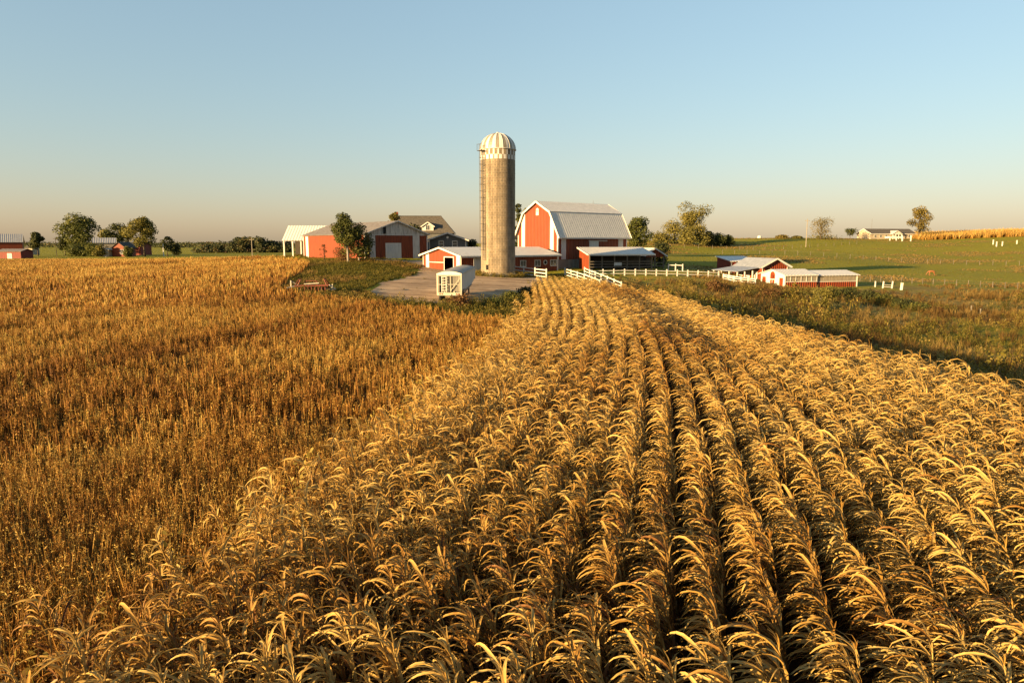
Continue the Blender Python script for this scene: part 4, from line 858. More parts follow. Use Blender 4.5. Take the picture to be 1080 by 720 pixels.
# --- open cattle shed before the barn
def cattle_shed():
    Y = 119.5; x = at(620.5, Y); z = hz(x+4, Y+3); root = empty('cattle_shed', (x, Y, z), R(13), 'open-fronted cattle shed with pale sloping roof before the barn', 'shed')
    L_, Wd = 11.9, 5.2; f, bk = zat(268, Y)-z, zat(261.5, Y+5)-z
    mb = MB(); wall(mb, (0, 0), (0, Wd), [(0, f), (1, bk)], -.8); mb.build('end_wall', M['red_siding_y'], root)
    mb = MB(); wall(mb, (0, Wd), (L_, Wd), [(0, bk), (1, bk)], -.8); mb.build('back_wall', M['dark_wood'], root)
    mb = MB(); s = (bk-f)/Wd; mb.slab((-.35, -.6, f-.6*s+.1), (L_+.3, -.6, f-.6*s+.1), (L_+.3, Wd+.3, bk+.3*s+.1), (-.35, Wd+.3, bk+.3*s+.1), .1); mb.build('roof', M['roof_metal_x'], root)
    mb = MB(); mb.bar((-.38, -.6, f-.6*s), (-.38, Wd+.3, bk+.3*s), .06, .22); mb.box(-.3, L_+.3, -.66, -.6, f-.6*s-.14, f-.6*s+.1); mb.build('roof_trim', M['white_paint'], root)
    for k in range(6): xx = .1+k*(L_-.2)/5; mb = MB(); mb.box(xx-.09, xx+.09, -.09, .09, -.8, f-.02); mb.build('post', M['grey_wood'], root)
    for h in (.45, .95, 1.4): mb = MB(); mb.box(0.2, L_, -.16, -.1, h, h+.14); mb.build('rail', M['grey_wood'], root)
    mb = MB(); mb.box(4.6, 6.0, -.24, -.17, .75, 1.3); o = mb.build('sign_board', M['white_panel'], root)
    # adjoining gable-roofed end
    r2 = empty('loafing_shed', (at(680, 129), 129, hz(at(690, 129), 129)), R(13), 'small shed with red gable and white trim joined to the cattle shed end', 'shed'); z2 = r2.location.z
    W2 = at(699, 129)-at(678, 129); e2 = zat(269, 129)-z2; rg2 = zat(262, 129)-z2
    mb = MB(); wall(mb, (W2, 0), (0, 0), [(0, e2), (.45, rg2), (1, e2)], e2-.4); wall(mb, (0, 8), (W2, 8), [(0, e2), (.45, rg2), (1, e2)], -.5); mb.build('gable_wall', M['red_siding_x'], r2)
    mb = MB(); wall(mb, (0, 0), (0, 8), [(0, e2), (1, e2)], -.5); wall(mb, (1.2, .3), (0, .3), [(0, e2-.4), (1, e2-.4)], -.5); mb.build('side_wall', M['dark_wood'], r2)  # side wall coloured dark to paint in the shade inside the open sheds
    mb = MB(); ry = W2*.45
    for (xa, za, xb, zb) in ((-.4, e2-.22, ry, rg2), (ry, rg2, W2+.5, e2-.28)): mb.slab((xa, -.4, za+.1), (xb, -.4, zb+.1), (xb, 8.3, zb+.1), (xa, 8.3, za+.1), .1)
    mb.build('roof', M['roof_metal_y'], r2)
    mb = MB(); mb.bar((-.4, -.43, e2-.2), (ry, -.43, rg2+.02), .06, .24); mb.bar((W2+.5, -.43, e2-.26), (ry, -.43, rg2+.02), .06, .24); mb.build('gable_trim', M['white_panel'], r2)
    for xx in (W2*.5, W2-.1): mb = MB(); mb.box(xx-.1, xx+.1, -.05, .15, -.8, e2-.1); mb.build('post', M['grey_wood'], r2)
    for h in (.5, 1.1): mb = MB(); mb.box(1.3, W2, -.12, -.06, h, h+.14); mb.build('rail', M['grey_wood'], r2)
cattle_shed()

# --- horse barn and the long low shed at right
def horse_barn():
    Y = 124; xl = at(802.5, Y); xr = at(832.5, Y); Wd = (xr-xl)/math.cos(R(15)); z = hz(xl+2, Y)-.1; root = empty('horse_barn', (xl, Y, z), R(15), 'red gabled horse barn with shadow-toned roof and white-post porch', 'barn')
    e = zat(281.5, Y)-z; rg = zat(273, Y)-z; L_ = 8.5
    mb = MB(); wall(mb, (Wd, 0), (0, 0), [(0, e), (.5, rg), (1, e)], -.6, op=(.5, .86, e-.35)); wall(mb, (0, L_), (Wd, L_), [(0, e), (.5, rg), (1, e)], -.6); mb.build('gable_wall', M['red_siding_x'], root)
    mb = MB(); wall(mb, (0, 0), (0, L_), [(0, e), (1, e)], -.6); wall(mb, (Wd, L_), (Wd, 0), [(0, e), (1, e)], -.6); mb.build('side_wall', M['red_siding_y'], root)
    mb = MB(); gable_roof(mb, L_, Wd, e, rg, .6, .5, .1, 'y'); mb.build('roof', M['roof_shadow_y'], root)
    mb = MB(); mb.bar((-.5, -.63, e-.08), (Wd/2, -.63, rg+.03), .06, .26); mb.bar((Wd+.5, -.63, e-.08), (Wd/2, -.63, rg+.03), .06, .26); mb.build('gable_trim', M['white_paint'], root)
    mb = MB(); mb.slab((-5.0, .3, e-.75), (.1, .3, e-.02), (.1, L_+.2, e-.02), (-5.0, L_+.2, e-.75), .09); mb.build('porch_roof', M['roof_shadow_y'], root)
    for yy in np.linspace(.5, L_-.2, 4): mb = MB(); mb.box(-4.8, -4.62, yy-.09, yy+.09, -.8, e-.8); mb.build('porch_post', M['white_paint'], root)
    for xx in (-3.2, -1.6): mb = MB(); mb.box(xx-.09, xx+.09, .42, .58, -.8, e-.5+.1*xx); mb.build('porch_post', M['white_paint'], root)
    for a0 in (1.3, 3.6, 5.9): strip_box(root, 'stall_door', 'white_paint', '-x', a0, a0+1.15, -.3, 1.9, d1=.07)
    for a0 in (0, Wd-.16): strip_box(root, 'corner_trim', 'white_paint', '-y', a0, a0+.16, -.5, e-.05)
    # back wing
    Y2 = 135; x2 = at(769.5, Y2); z2 = hz(x2+2, Y2); r2 = empty('back_stable', (x2, Y2, z2), R(15), 'low stable with cream roof behind the porch of the horse barn', 'shed')
    e2 = zat(275.5, Y2)-z2; t2 = zat(271, Y2+3)-z2; mb = MB(); wall(mb, (6, 0), (0, 0), [(0, e2), (1, e2)], -1); wall(mb, (0, 0), (0, 5), [(0, e2), (1, t2)], -1); wall(mb, (6, 5), (6, 0), [(0, t2), (1, e2)], -1); wall(mb, (0, 5), (6, 5), [(0, t2), (1, t2)], -1); mb.build('wall', M['red_dull'], r2)
    mb = MB(); mb.slab((-.3, -.5, e2+.02), (6.3, -.5, e2+.02), (6.3, 5.3, t2+.14), (-.3, 5.3, t2+.14), .1); mb.build('roof', M['roof_white_x'], r2)
    for a0 in (0, 2.8, 5.8): strip_box(r2, 'trim_post', 'white_paint', '-y', a0, a0+.2, -.6, e2-.05)
def long_shed():
    Y = 111.5; x = at(827, Y); z = -.35; root = empty('long_shed', (x, Y, z), R(15), 'long low animal shed with white gable and red arched door', 'shed')
    Wd, L_, e, rg = 6.4, 6.2, 2.05, 2.8; pr = [(0, e), (.5, rg), (1, e)]
    mb = MB(); wall(mb, (0, 0), (0, Wd), pr, -.6); wall(mb, (L_, Wd), (L_, 0), pr, -.6); mb.build('gable_wall', M['white_paint'], root)
    mb = MB(); wall(mb, (L_, 0), (0, 0), [(0, .95), (1, .95)], -.6); wall(mb, (0, Wd), (L_, Wd), [(0, e), (1, e)], -.6); mb.build('side_wall', M['red_siding_x'], root)
    mb = MB(); wall(mb, (L_, .02), (0, .02), [(0, e), (1, e)], .95); mb.build('mesh_panel', M['old_board'], root)
    for k in range(7): xx = .08+k*(L_-.16)/6; mb = MB(); mb.box(xx-.05, xx+.05, -.05, .01, .9, e-.04); mb.build('stud', M['white_worn'], root)
    mb = MB(); gable_roof(mb, L_-.4, Wd, e, rg, .35, .35, .09); mb.build('roof', M['roof_white_x'], root)
    mb = MB(); mb.box(-.05, L_, -.08, -.004, .88, .97); mb.box(-.05, .12, -.07, -.004, -.5, e-.1); mb.box(-.2, L_-.1, -.36, -.32, e-.16, e-.04); mb.build('trim', M['white_paint'], root)
    # arched door between two small windows, red on white
    mb = MB(); yc = Wd/2; mb.box(-.05, -.004, yc-.62, yc+.62, 1.3, 1.95); mb.tube([(-.05, yc, 1.9), (-.006, yc, 1.9)], .62, 18); mb.build('arched_panel', M['red_plain'], root)
    d = strip_box(root, 'door', 'red_plain', '-x', yc-.55, yc+.55, -.4, 1.15, d1=.06); strip_box(d, 'door_brace', 'white_paint', '-x', yc-.05, yc+.05, -.4, 1.15, d0=.062, d1=.08)
    for a0 in (.45, 5.05): strip_box(root, 'shutter', 'red_plain', '-x', a0, a0+.9, .1, 1.55, d1=.055)
    # second bay, a step lower
    x2, y2 = 6.35, .3; e2, r2 = 1.9, 2.55; l2 = 8.0
    mb = MB(); pr = [(0, e2), (.5, r2), (1, e2)]; wall(mb, (x2+l2, Wd), (x2+l2, y2), pr, -.6); wall(mb, (x2, y2), (x2, Wd), pr, -.6); mb.build('end_wall', M['red_siding_y'], root)
    mb = MB(); wall(mb, (x2+l2, y2), (x2, y2), [(0, .85), (1, .85)], -.6); mb.build('bay_wall', M['red_siding_x'], root)
    mb = MB(); wall(mb, (x2+l2, y2+.02), (x2, y2+.02), [(0, e2), (1, e2)], .85); mb.build('bay_panel', M['old_board'], root)
    mb = MB(); s = (r2-e2)/((Wd-y2)/2); yc = (Wd+y2)/2
    mb.slab((x2-.1, y2-.35, e2-.35*s+.09), (x2+l2+.3, y2-.35, e2-.35*s+.09), (x2+l2+.3, yc, r2+.09), (x2-.1, yc, r2+.09), .09); mb.slab((x2-.1, yc, r2+.09), (x2+l2+.3, yc, r2+.09), (x2+l2+.3, Wd+.35, e2-.35*s+.09), (x2-.1, Wd+.35, e2-.35*s+.09), .09); mb.build('bay_roof', M['roof_white_x'], root)
    mb = MB(); mb.box(x2+l2-.12, x2+l2+.06, y2-.07, y2-.004, -.5, e2-.1); mb.box(x2, x2+l2, y2-.06, y2-.003, .8, .88); mb.build('bay_trim', M['white_paint'], root)
horse_barn(); long_shed()

# --- ranch house on the crest
def ranch():
    Y = 332; x = at(914, Y); z = hz(x, Y); root = empty('ranch_house', (x, Y, z), R(8), 'long cream ranch house with brown roof on the crest', 'house')
    e = zat(246.3, Y)-z; rg = zat(241.5, Y+3)-z; L_, Wd = 20.5, 8; pr = [(0, e), (.5, rg), (1, e)]
    root.rotation_euler[2] = R(12); L_ = 25.0; Wd = 9.5
    mb = MB(); wall(mb, (0, 0), (0, Wd), pr, -1); wall(mb, (L_, Wd), (L_, 0), pr, -1); wall(mb, (L_, 0), (0, 0), [(0, e), (1, e)], -1); wall(mb, (0, Wd), (L_, Wd), [(0, e), (1, e)], -1); mb.build('wall', M['house_cream'], root)
    mb = MB(); gable_roof(mb, L_, Wd, e, rg, .4, .5, .18); mb.build('roof', M['shingle'], root)
    mb = MB(); mb.bar((-.43, -.5, e-.1), (-.43, Wd/2, rg+.05), .06, .3); mb.bar((-.43, Wd+.5, e-.1), (-.43, Wd/2, rg+.05), .06, .3); mb.box(-.4, L_+.4, -.58, -.5, e-.3, e-.05); mb.build('roof_trim', M['white_paint'], root)
    for a in (2, 5, 8, 17.5, 21, 23.5): window(root, '-y', a, e-1.9, 1.1, 1.3, grid=(2, 1))
    g = MB(); wall(g, (15.5, -2), (10.5, -2), [(0, e-.1), (.5, e+1.3), (1, e-.1)], e-.5); g.slab((10, -2.3, e-.3), (13, -2.3, e+1.45), (13, 3.5, e+1.45), (10, 3.5, e-.3), .15); g.slab((13, -2.3, e+1.45), (16, -2.3, e-.3), (16, 3.5, e-.3), (13, 3.5, e+1.45), .15); po = g.build('porch_gable', M['white_worn'], root)
    for xx in (10.6, 12.2, 13.8, 15.4): mb = MB(); mb.box(xx-.12, xx+.12, -2.1, -1.86, -1, e-.4); mb.build('porch_post', M['white_paint'], po)
    strip_box(root, 'door', 'white_paint', '-y', 12.5, 13.5, 0, 2.1, d1=.06)
    mb = MB(); mb.tube([(4, Wd/2, rg), (4, Wd/2, rg+5)], .06, 5); mb.build('aerial', M['steel'], root)
    # pale deck in front
    Yd = 312; xd = at(934, Yd); r2 = empty('garden_deck', (xd, Yd, hz(xd+4, Yd)), R(6), 'white raised deck with posts before the ranch house', 'deck')
    mb = MB(); mb.box(0, 6.5, 0, 3.5, 1.2, 1.9); mb.build('platform', M['white_paint'], r2)
    for xx in (.1, 3.2, 6.2): mb = MB(); mb.box(xx, xx+.3, .05, .35, -1.2, 1.2); mb.build('leg', M['white_paint'], r2)
    for px, lb in ((947, 'white gate post right of the white deck by the ranch house'), (956, 'white gate post nearest the autumn tree by the ranch house')):
        xx = at(px, 308); post(xx, 308, 2.6, .35, lb, 'white posts by the ranch house')
def post(x, y, h, w, label, group=None, mat='white_paint', lean=0):
    z = hz(x, y); o = MB().bar((0, 0, -.5), (lean*h, 0, h), w).build('fence_post', M[mat]); v = o.data; o.location = (x, y, z)
    mb = MB(); mb.box(lean*h-w*.62, lean*h+w*.62, -w*.62, w*.62, h, h+.06); c = mb.build('post_cap', M[mat], o); return tag(o, label, 'post', group)
ranch()
GP = 'white posts on the pasture slope'
for px, Y, hh, lb in ((1042.3, 285, 2.4, 'white post standing furthest left of three by the ripe crop'), (1046, 276, 2.4, 'white post standing lowest of three by the ripe crop'), (1052, 278, 2.2, 'white post standing furthest right of three by the ripe crop')):
    post(at(px, Y), Y, hh*.8, .3, lb, GP)
post(at(1067, 285), 285, 1.5, .3, 'short white post at the lower edge of the ripe crop', GP)
post(at(950, 112), 112, 1.1, .28, 'white post right of the leaning white gate', GP, lean=.1)
post(at(922.5, 116), 116, .9, .14, 'small white post between long shed and leaning gate', GP)
post(at(772, 76), 76, .95, .16, 'lone white marker post at the corn edge', GP)
post(at(1026, 88), 88, 1.0, .1, 'upper of two thin weathered posts low in the hollow', GP, 'old_board'); post(at(1036, 87), 87, .75, .1, 'lower of two thin weathered posts low in the hollow', GP, 'old_board')

# ------------------------------------------------------------------ far farm at left
def small_gable(name, label, cat, px0, px1, ybase, yeave, yridge, Y, depth, wm, rm, rot=0, along='x', door=True, z=None, win=0):
    x0 = at(px0, Y); Wd = at(px1, Y)-x0; z = hz(x0+Wd/2, Y) if z is None else z; e, rg = zat(yeave, Y)-z, zat(yridge, Y)-z; root = empty(name, (x0, Y, z), rot, label, cat)
    mb = MB()
    if along == 'x':
        wall(mb, (Wd, 0), (0, 0), [(0, e), (1, e)], -1.5); wall(mb, (0, depth), (Wd, depth), [(0, e), (1, e)], -1.5); pr = [(0, e), (.5, rg), (1, e)]; wall(mb, (0, 0), (0, depth), pr, -1.5); wall(mb, (Wd, depth), (Wd, 0), pr, -1.5)
    else:
        pr = [(0, e), (.5, rg), (1, e)]; wall(mb, (Wd, 0), (0, 0), pr, -1.5); wall(mb, (0, depth), (Wd, depth), pr, -1.5); wall(mb, (0, 0), (0, depth), [(0, e), (1, e)], -1.5); wall(mb, (Wd, depth), (Wd, 0), [(0, e), (1, e)], -1.5)
    mb.build('wall', M[wm], root); mb = MB()
    gable_roof(mb, Wd if along == 'x' else depth, depth if along == 'x' else Wd, e, rg, .4, .4, .14, along); mb.build('roof', M[rm], root)
    for k in range(win): window(root, '-y', Wd*(k+.6)/(win+.2)-.5, e*.35, 1.1, 1.2)
    if door: strip_box(root, 'door', 'white_worn', '-y', Wd*.42, Wd*.42+min(3, Wd*.2), -.5, min(2.6, e*.75), d1=.08)
    return root
rb = small_gable('red_barn', 'big red barn with grey metal roof at the left edge of the photo', 'barn', -70, 28.5, 271, 255.3, 247, 262, 12, 'red_plain', 'roof_grey_x')
_w = at(28.5, 262) - at(-70, 262); rb.rotation_euler[2] = R(33); rb.location.x = at(28.5, 262) - _w*math.cos(R(33)); rb.location.y = 262 - _w*math.sin(R(33))
small_gable('machine_shed', 'low weathered shed standing before the big red barn', 'shed', 1.5, 26, 271, 265.2, 262.8, 232, 6, 'red_dull', 'roof_worn_x')
small_gable('cream_cottage', 'tiny cream cottage between the red barn and the small dark tree', 'house', 31, 38.5, 266, 261.5, 259, 335, 5, 'house_cream', 'shingle', door=False, win=1)
fh = small_gable('farmhouse', 'far farmhouse with grey roof and cream lit walls among the trees', 'house', 103, 123, 270, 256, 251, 275, 9, 'house_cream', 'roof_grey_x', win=3, rot=R(30))
rs = small_gable('red_shed', 'small red shed with dark gable roof beside the far farmhouse', 'shed', 122, 136, 270, 261, 255.5, 258, 7, 'red_plain', 'shingle_dark', along='y', door=False)
window(rs, '-y', 3.0, 1.0, 1.3, 1.6)
small_gable('cream_shed', 'little cream shed in front of the far farmhouse', 'shed', 111, 118, 270, 263.5, 262, 256, 3, 'house_cream', 'house_cream', along='y')
small_gable('long_barn', 'long low dark red barn behind the lone bright tree', 'barn', 132, 152, 266, 259, 255.5, 300, 9, 'red_dull', 'shingle_dark')
def pole(px, ytop, Y, label, r=.12, mat='old_board', arm=True):
    x = at(px, Y); z = hz(x, Y); h = zat(ytop, Y)-z; root = empty('utility_pole', (x, Y, z), 0, label, 'pole')
    MB().tube([(0, 0, -.5), (0, 0, h)], [r, r*.75], 8).build('shaft', M[mat], root)
    if arm:
        mb = MB(); mb.box(-.9, .9, -.06, .06, h-.8, h-.66); c = mb.build('crossarm', M[mat], root)
        mb = MB()
        for s in (-.8, .8): mb.tube([(s, 0, h-.66), (s, 0, h-.45)], .06, 6)
        mb.build('insulator', M['dark_steel'], c)
    return root
pole(268.3, 250.5, 240, 'slim wooden utility pole before the low autumn wood', .16); pole(63.5, 250, 285, 'thin dark pole left of the tallest far tree', .12, 'dark_wood')
pole(175.5, 257, 262, 'short white pole between the bright tree and thin dark tree', .2, 'white_paint', False); pole(847, 231, 268, 'tall pale power pole on the pasture skyline', .17)
def tank():
    Y = 345; x = at(798, Y); z = hz(x, Y); root = empty('white_tank', (x, Y, z), 0, 'white domed tank just showing over the pasture skyline', 'tank'); r = .95; t = zat(249.8, Y)-z
    MB().lathe([(r, -.5), (r, t)], 20).build('tank_body', M['white_paint'], root, True); MB().lathe([(r*math.cos(a), t+.7*math.sin(a)) for a in np.linspace(0, 1.5, 6)], 20).build('tank_dome', M['white_paint'], root, True)
tank()

# ------------------------------------------------------------------ fences
def fence(name, label, pts, n, h=1.3, rails=(.35, .75, 1.15), mat='white_paint', pw=.15, rh=.15, group='white board fences', cat='fence'):
    P = [Vector((x, y, hz(x, y))) for x, y in pts]; root = empty(name, P[0], 0, label, cat, group); o = P[0]
    d = [0]
    for a, b_ in zip(P, P[1:]): d.append(d[-1]+(b_-a).length)
    def pos(s):
        for i in range(len(P)-1):
            if s <= d[i+1]+1e-6: return P[i].lerp(P[i+1], (s-d[i])/(d[i+1]-d[i]))
        return P[-1]
    q = [pos(d[-1]*k/(n-1)) for k in range(n)]
    q = [Vector((p.x, p.y, hz(p.x, p.y))) - o for p in q]
    for p in q:
        mb = MB(); mb.box(p.x-pw/2, p.x+pw/2, p.y-pw/2, p.y+pw/2, p.z-.4, p.z+h); mb.add([(p.x-pw*.6, p.y-pw*.6, p.z+h), (p.x+pw*.6, p.y-pw*.6, p.z+h), (p.x+pw*.6, p.y+pw*.6, p.z+h), (p.x-pw*.6, p.y+pw*.6, p.z+h), (p.x, p.y, p.z+h+.07)], [(3, 2, 1, 0), (0, 1, 4), (1, 2, 4), (2, 3, 4), (3, 0, 4)])
        mb.build('post', M[mat], root)
    for r_ in rails:
        mb = MB()
        for a, b_ in zip(q, q[1:]):
            off = Vector((0, -pw/2-.025, r_)); dz = random.uniform(-.03, .03); mb.bar(a+off+Vector((0, 0, dz)), b_+off+Vector((0, 0, -dz)), .045, rh)
        mb.build('rail', M[mat], root)
    return root
fence('board_fence', 'white board fence slanting down to the corn nearest the silo', [(at(595.5, 110), 110), (at(632, 92), 92)], 6, 1.45, (.4, .85, 1.3))
fence('board_fence', 'white board fence slanting down to the corn on the cattle shed side', [(at(616, 111), 111), (at(655, 91), 91)], 7, 1.45, (.4, .85, 1.3))
fence('board_fence', 'white board fence before the low building windows at the silo base', [(at(541, 108), 108), (at(576, 103.5), 103.5)], 4, 1.55, (.35, .85, 1.35), pw=.18)
fence('paddock_fence', 'long white paddock fence with square posts below the cattle shed', [(at(624, 111), 111), (at(700, 114), 114), (at(757, 116), 116)], 13, 1.05, (.35, .82), mat='white_worn', pw=.19, rh=.1)
fence('paddock_fence', 'short white rail fence behind the long paddock fence', [(at(704, 124), 124), (at(719, 124), 124)], 3, 1.3, (1.1,))
fence('paddock_fence', 'low white rails in front of the horse barn porch', [(at(762, 113), 113), (at(774, 111), 111), (at(796, 110), 110)], 6, 1.0, (.25, .6, .9), group='white board fences')
fence('wire_fence', 'faint line of thin posts crossing the pasture above the horse', [(at(760, 215), 215), (at(900, 205), 205), (at(1100, 200), 200)], 26, 1.3, (1.2,), 'grey_wood', .10, .02, 'pasture wire fences')
fence('wire_fence', 'line of thin posts from the long shed below the horse', [(at(906, 130), 130), (at(985, 128), 128), (at(1100, 120), 120)], 17, 1.1, (1.0, .6), 'grey_wood', .09, .015, 'pasture wire fences')
fence('wire_fence', 'thin posts along the lower edge of the crest bushes', [(at(690, 240), 240), (at(800, 250), 250), (at(900, 285), 285)], 20, 1.3, (1.2,), 'grey_wood', .11, .02, 'pasture wire fences')
def gate():
    Y = 114; x = at(930.5, Y); z = hz(x, Y); root = empty('gate', (x, Y, z), R(8), 'leaning white gate frame between two posts by the dark bushes', 'gate'); w = at(941, Y)-x
    for xx in (0, w): MB().bar((xx, 0, -.4), (xx+.12, 0, 1.15), .16).build('gate_post', M['white_paint'], root)
    mb = MB(); mb.bar((0, 0, .25), (w, 0, .15), .08); mb.bar((0, 0, .6), (w, 0, .5), .06); mb.build('gate_rail', M['white_paint'], root)
gate()

# ------------------------------------------------------------------ grain trailer
def trailer():
    x, y = at(474, 72), 72; z = hz(x, y)-.05; root = empty('grain_trailer', (x, y, z), R(-5), 'white hopper grain trailer with grey tarp parked in the yard', 'trailer')
    w = 1.3; L_ = 10.2; zb, zt = zat(310, 72)-z, zat(289.3, 72)-z; rise = .3
    def Zr(yy): return rise*yy/L_
    # box: steep hopper ends, pale corrugated sides
    mb = MB(); d = .05
    for s in (-1, 1):
        mb.poly([(s*w, .1, zb+.45), (s*w, 2.6, zb+.35+Zr(2.6)), (s*w, L_-3.0, zb+.35+Zr(L_)), (s*w, L_, zb+.95+Zr(L_)), (s*w, L_, zt+Zr(L_)), (s*w, .1, zt)])
    mb.poly([(-w, L_, zb+.95+Zr(L_)), (w, L_, zb+.95+Zr(L_)), (w, L_, zt+Zr(L_)), (-w, L_, zt+Zr(L_))]); rp = MB(); rp.poly([(-w, .12, zb+.2), (w, .12, zb+.2), (w, .1, zt), (-w, .1, zt)]); rp.build('rear_panel', M['rear_panel'], root); mb.poly([(-w, .12, zb+.2), (w, .12, zb+.2), (w, 2.9, zb-.1), (-w, 2.9, zb-.1)])
    body = mb.build('body', M['white_side'], root)
    hp = MB()
    for y0, y1 in ((2.2, 4.8), (5.2, 7.9)):
        ym = (y0+y1)/2; a = [(-w, y0, zb+.36+Zr(y0)), (w, y0, zb+.36+Zr(y0)), (w, y1, zb+.36+Zr(y1)), (-w, y1, zb+.36+Zr(y1))]; b_ = [(-.4, ym-.4, zb-.55), (.4, ym-.4, zb-.55), (.4, ym+.4, zb-.55), (-.4, ym+.4, zb-.55)]
        hp.add(a+b_, [(0, 1, 5, 4), (1, 2, 6, 5), (2, 3, 7, 6), (3, 0, 4, 7), (4, 5, 6, 7)])
    hp.build('hopper', M['white_panel'], root)
    fr = MB()
    for s in (-1, 1): fr.bar((s*(w-.04), 0, zb-.1), (s*(w-.04), 0, zt+.05), .16, .16); fr.bar((s*w, 0, zt+.02), (s*w, L_, zt+.02+Zr(L_)), .1, .16); fr.bar((s*.5, 0, zb+.15), (s*.5, L_, zb+.22+Zr(L_)), .12, .26)
    fr.bar((-w, -.02, zt-.06), (w, -.02, zt-.06), .1, .22); fr.bar((-w, -.02, zb), (w, -.02, zb), .14, .3); fr.bar((-w, L_, zb+.9+Zr(L_)), (w, L_, zb+.9+Zr(L_)), .1, .2); fr.build('frame', M['cream_metal'], root)
    br = MB()
    br.bar((-w+.1, -.03, zb+1.0), (w-.1, -.03, zb+1.0), .06); br.bar((.1, -.05, zb+.3), (w-.2, -.05, zt-.45), .06); br.bar((w-.25, -.03, zb+.2), (w-.25, -.03, zt-.2), .06); br.bar((.12, -.03, zb+.2), (.12, -.03, zt-.2), .06); br.bar((-w+.2, -.03, zb+.2), (-w+.2, -.03, zt-.2), .05)
    br.build('rear_brace', M['cream_metal'], root)
    ld = MB()
    for xx in (-.78, -.3): ld.bar((xx, -.12, zb+.2), (xx, -.12, zt-.2), .06)
    for k in range(6): zz = zb+.4+k*.28; ld.bar((-.78, -.12, zz), (-.3, -.12, zz), .05)
    ld.build('ladder', M['white_paint'], root)
    tp = MB(); N = 9; ys = np.linspace(-.12, L_+.12, 14); vs = []
    for yy in ys:
        for k in range(N): t = -1+2*k/(N-1); vs.append((t*(w+.05), yy, zt+.1+Zr(yy)+.24*(1-t*t)+random.uniform(-.015, .015)))
    tp.add(vs, [(i*N+k, i*N+k+1, (i+1)*N+k+1, (i+1)*N+k) for i in range(13) for k in range(N-1)]); tp.build('tarp', M['tarp'], root, True)
    cp = MB()
    for yy in (-.1, L_+.1):
        vs = [(t*(w+.04), yy, zt+.09+Zr(yy)+.24*(1-t*t)) for t in np.linspace(-1, 1, 9)]; cp.poly(vs + [(w, yy, zt-.05+Zr(yy)), (-w, yy, zt-.05+Zr(yy))])
    cp.build('tarp_cap', M['white_paint'], root)
    for yy in (1.0, 2.3):
        for s in (-1, 1):
            wl = MB(); wl.lathe([(.22, -.13), (.46, -.14), (.52, -.08), (.52, .08), (.46, .14), (.22, .13)], 20); t = wl.build('wheel', M['tyre'], root, True); t.location = (s*(w-.2), yy, .52); t.rotation_euler = (0, R(90), 0)
            rm = MB(); rm.lathe([(.02, -.1), (.22, -.12), (.22, .12), (.02, .1)], 16); rm.build('rim', M['white_worn'], t, True)
    for s in (-1, 1): lg = MB(); lg.bar((s*.85, L_-2.2, .05), (s*.85, L_-2.2, zb+.6), .14); lg.box(s*.85-.18, s*.85+.18, L_-2.38, L_-2.02, 0, .08); lg.bar((s*.85, L_-2.2, .5), (s*.85, L_-3.2, zb+.5), .07); lg.build('landing_leg', M['dark_steel'], root)
    for s in (-1.0, -.75, .75, 1.0): lt = MB(); lt.box(s-.07, s+.07, -.13, -.09, zb-.05, zb+.06); lt.build('tail_light', M['red_plain'], root)
paint('white_side', (.84, .80, .72), .5, .14, ribs=('Y', .3), rib_depth=.02)
trailer()

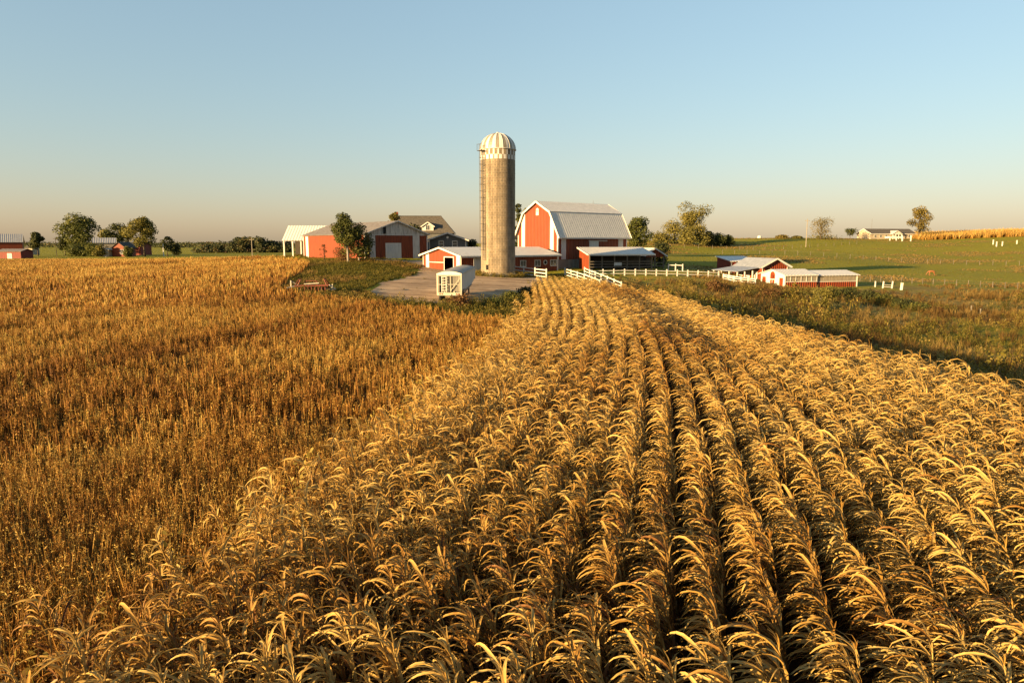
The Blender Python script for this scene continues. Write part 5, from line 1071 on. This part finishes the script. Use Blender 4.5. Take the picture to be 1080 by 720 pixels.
# ------------------------------------------------------------------ farm implement in the grass
def implement():
    x, y = at(332, 75), 74.5; z = hz(x, y); root = empty('field_cultivator', (x, y, z), R(4), 'rusty red folding cultivator with cream hitch lying in the grass', 'farm implement')
    fr = MB()
    for yy in (-.5, .1, .7): fr.bar((-1.9, yy, .75), (1.7, yy, .8), .12)
    for xx in (-1.7, -.6, .4, 1.5): fr.bar((xx, -.5, .77), (xx, .7, .77), .1)
    fr.build('frame', M['rust_red'], root)
    hi = MB(); hi.bar((-1.9, -.1, .75), (-2.7, -.5, .55), .14); hi.bar((-2.3, -.3, .6), (-2.3, -.3, 1.35), .12); hi.bar((-2.3, -.3, 1.3), (-1.6, 0, .8), .09); hi.build('hitch', M['cream_metal'], root)
    en = MB(); en.bar((1.7, .1, .8), (2.4, -.2, .35), .13); en.bar((2.1, -.2, .35), (2.1, -.2, .95), .1); en.bar((1.3, -.55, .5), (2.3, -.55, .3), .1); en.build('drawbar', M['cream_metal'], root)
    for xx in np.linspace(-1.7, 1.5, 8):
        for yy in (-.5, .7):
            p = [(xx, yy, .75), (xx+.05, yy+.3, .6), (xx+.05, yy+.32, .3), (xx, yy+.1, .05)]; MB().tube(p, .03, 5).build('tine', M['rust_red'], root)
    for k, xx in enumerate((-1.2, 1.0)):
        wl = MB(); wl.lathe([(.14, -.09), (.30, -.1), (.34, -.05), (.34, .05), (.30, .1), (.14, .09)], 18); t = wl.build('wheel', M['tyre'], root, True); t.location = (xx, -.75, .34); t.rotation_euler = (0, R(90), 0); rm = MB(); rm.lathe([(.02, -.07), (.14, -.085), (.14, .085), (.02, .07)], 12); rm.build('rim', M['cream_metal'], t, True)
    ts = MB(); ts.bar((-1.0, .1, .8), (-.7, .1, 1.35), .1); ts.bar((.6, .1, .8), (.3, .1, 1.3), .1); ts.bar((-.7, .1, 1.3), (.3, .1, 1.28), .09); ts.build('tool_mast', M['rust_red'], root)
    for yy, zz in ((.95, .42), (-.85, .4)):
        ax = MB(); ax.bar((-1.6, yy, zz), (1.5, yy, zz+.04), .07); ga = ax.build('disc_axle', M['rust_red'], root)
        for xx in np.linspace(-1.5, 1.4, 9): dk = MB(); dk.lathe([(.02, -.02), (.2, -.01), (.34, .05), (.335, .06), (.2, .01), (.02, 0)], 14); q = dk.build('disc', M['rust_red'], ga, True); q.location = (xx, yy, zz); q.rotation_euler = (0, R(90), R(12))
    for sx in (-1.75, 1.55): wg = MB(); wg.bar((sx, -.5, .85), (sx*.8, -.3, 1.5), .1); wg.bar((sx, .7, .85), (sx*.8, .5, 1.5), .1); wg.bar((sx*.8, -.3, 1.48), (sx*.8, .5, 1.48), .09); wg.build('folded_wing', M['rust_red'], root)
    cy = MB(); cy.tube([(-.9, -.3, .95), (.7, -.3, 1.05)], .06, 8); cy.build('hydraulic_ram', M['cream_metal'], root)
implement()

# ------------------------------------------------------------------ horse grazing on the slope
def horse():
    Y = 158; x = at(981, Y); z = hz(x, Y)
    J = [((0, 0, 1.22), .27), ((.5, 0, 1.24), .29), ((-.45, 0, 1.26), .30), ((-.68, 0, 1.2), .22), ((.72, 0, 1.22), .22), ((1.0, 0, 1.05), .15), ((1.22, 0, .72), .12), ((1.35, 0, .42), .11), ((1.5, 0, .18), .065)]
    E = [(0, 1), (0, 2), (2, 3), (1, 4), (4, 5), (5, 6), (6, 7), (7, 8)]
    def leg(root, pts):
        p = root
        for q in pts: J.append(q); E.append((p, len(J)-1)); p = len(J)-1
    for s in (-.15, .15):
        leg(1, [((.58, s, .92), .11), ((.6, s, .52), .06), ((.58, s, .12), .045), ((.62, s, .0), .06)])
        leg(2, [((-.5, s, .95), .16), ((-.52, s, .72), .10), ((-.72, s, .5), .06), ((-.68, s, .12), .045), ((-.64, s, 0), .06)])
    me = bpy.data.meshes.new('horse'); me.from_pydata([j[0] for j in J], E, []); o = bpy.data.objects.new('horse', me); COL.objects.link(o)
    o.modifiers.new('skin', 'SKIN'); o.modifiers.new('sub', 'SUBSURF').levels = 1; o.modifiers['sub'].render_levels = 1
    for i, j in enumerate(J): me.skin_vertices[0].data[i].radius = (j[1], j[1]); me.skin_vertices[0].data[i].use_root = (i == 0)
    me.materials.append(M['horse_coat']); o.location = (x, Y, z); o.rotation_euler = (0, 0, R(172)); o.scale = (.85,)*3
    tag(o, 'brown horse grazing alone on the green pasture slope', 'horse')
    MB().tube([(-.82, 0, 1.28), (-.98, 0, 1.1), (-1.0, 0, .55)], [.05, .07, .03], 6).build('tail', M['horse_hair'], o, True)
    mb = MB(); mb.add([(.62, 0, 1.5), (1.1, 0, 1.2), (1.33, 0, .75), (1.2, 0, .8), (.95, .02, 1.12), (.65, .02, 1.38)], [(0, 1, 4, 5), (1, 2, 3, 4)]); mb.build('mane', M['horse_hair'], o)
    for s in (-.06, .06): MB().tube([(1.28, s, .5), (1.2, s*1.4, .6)], [.03, .006], 5).build('ear', M['horse_coat'], o)
horse()
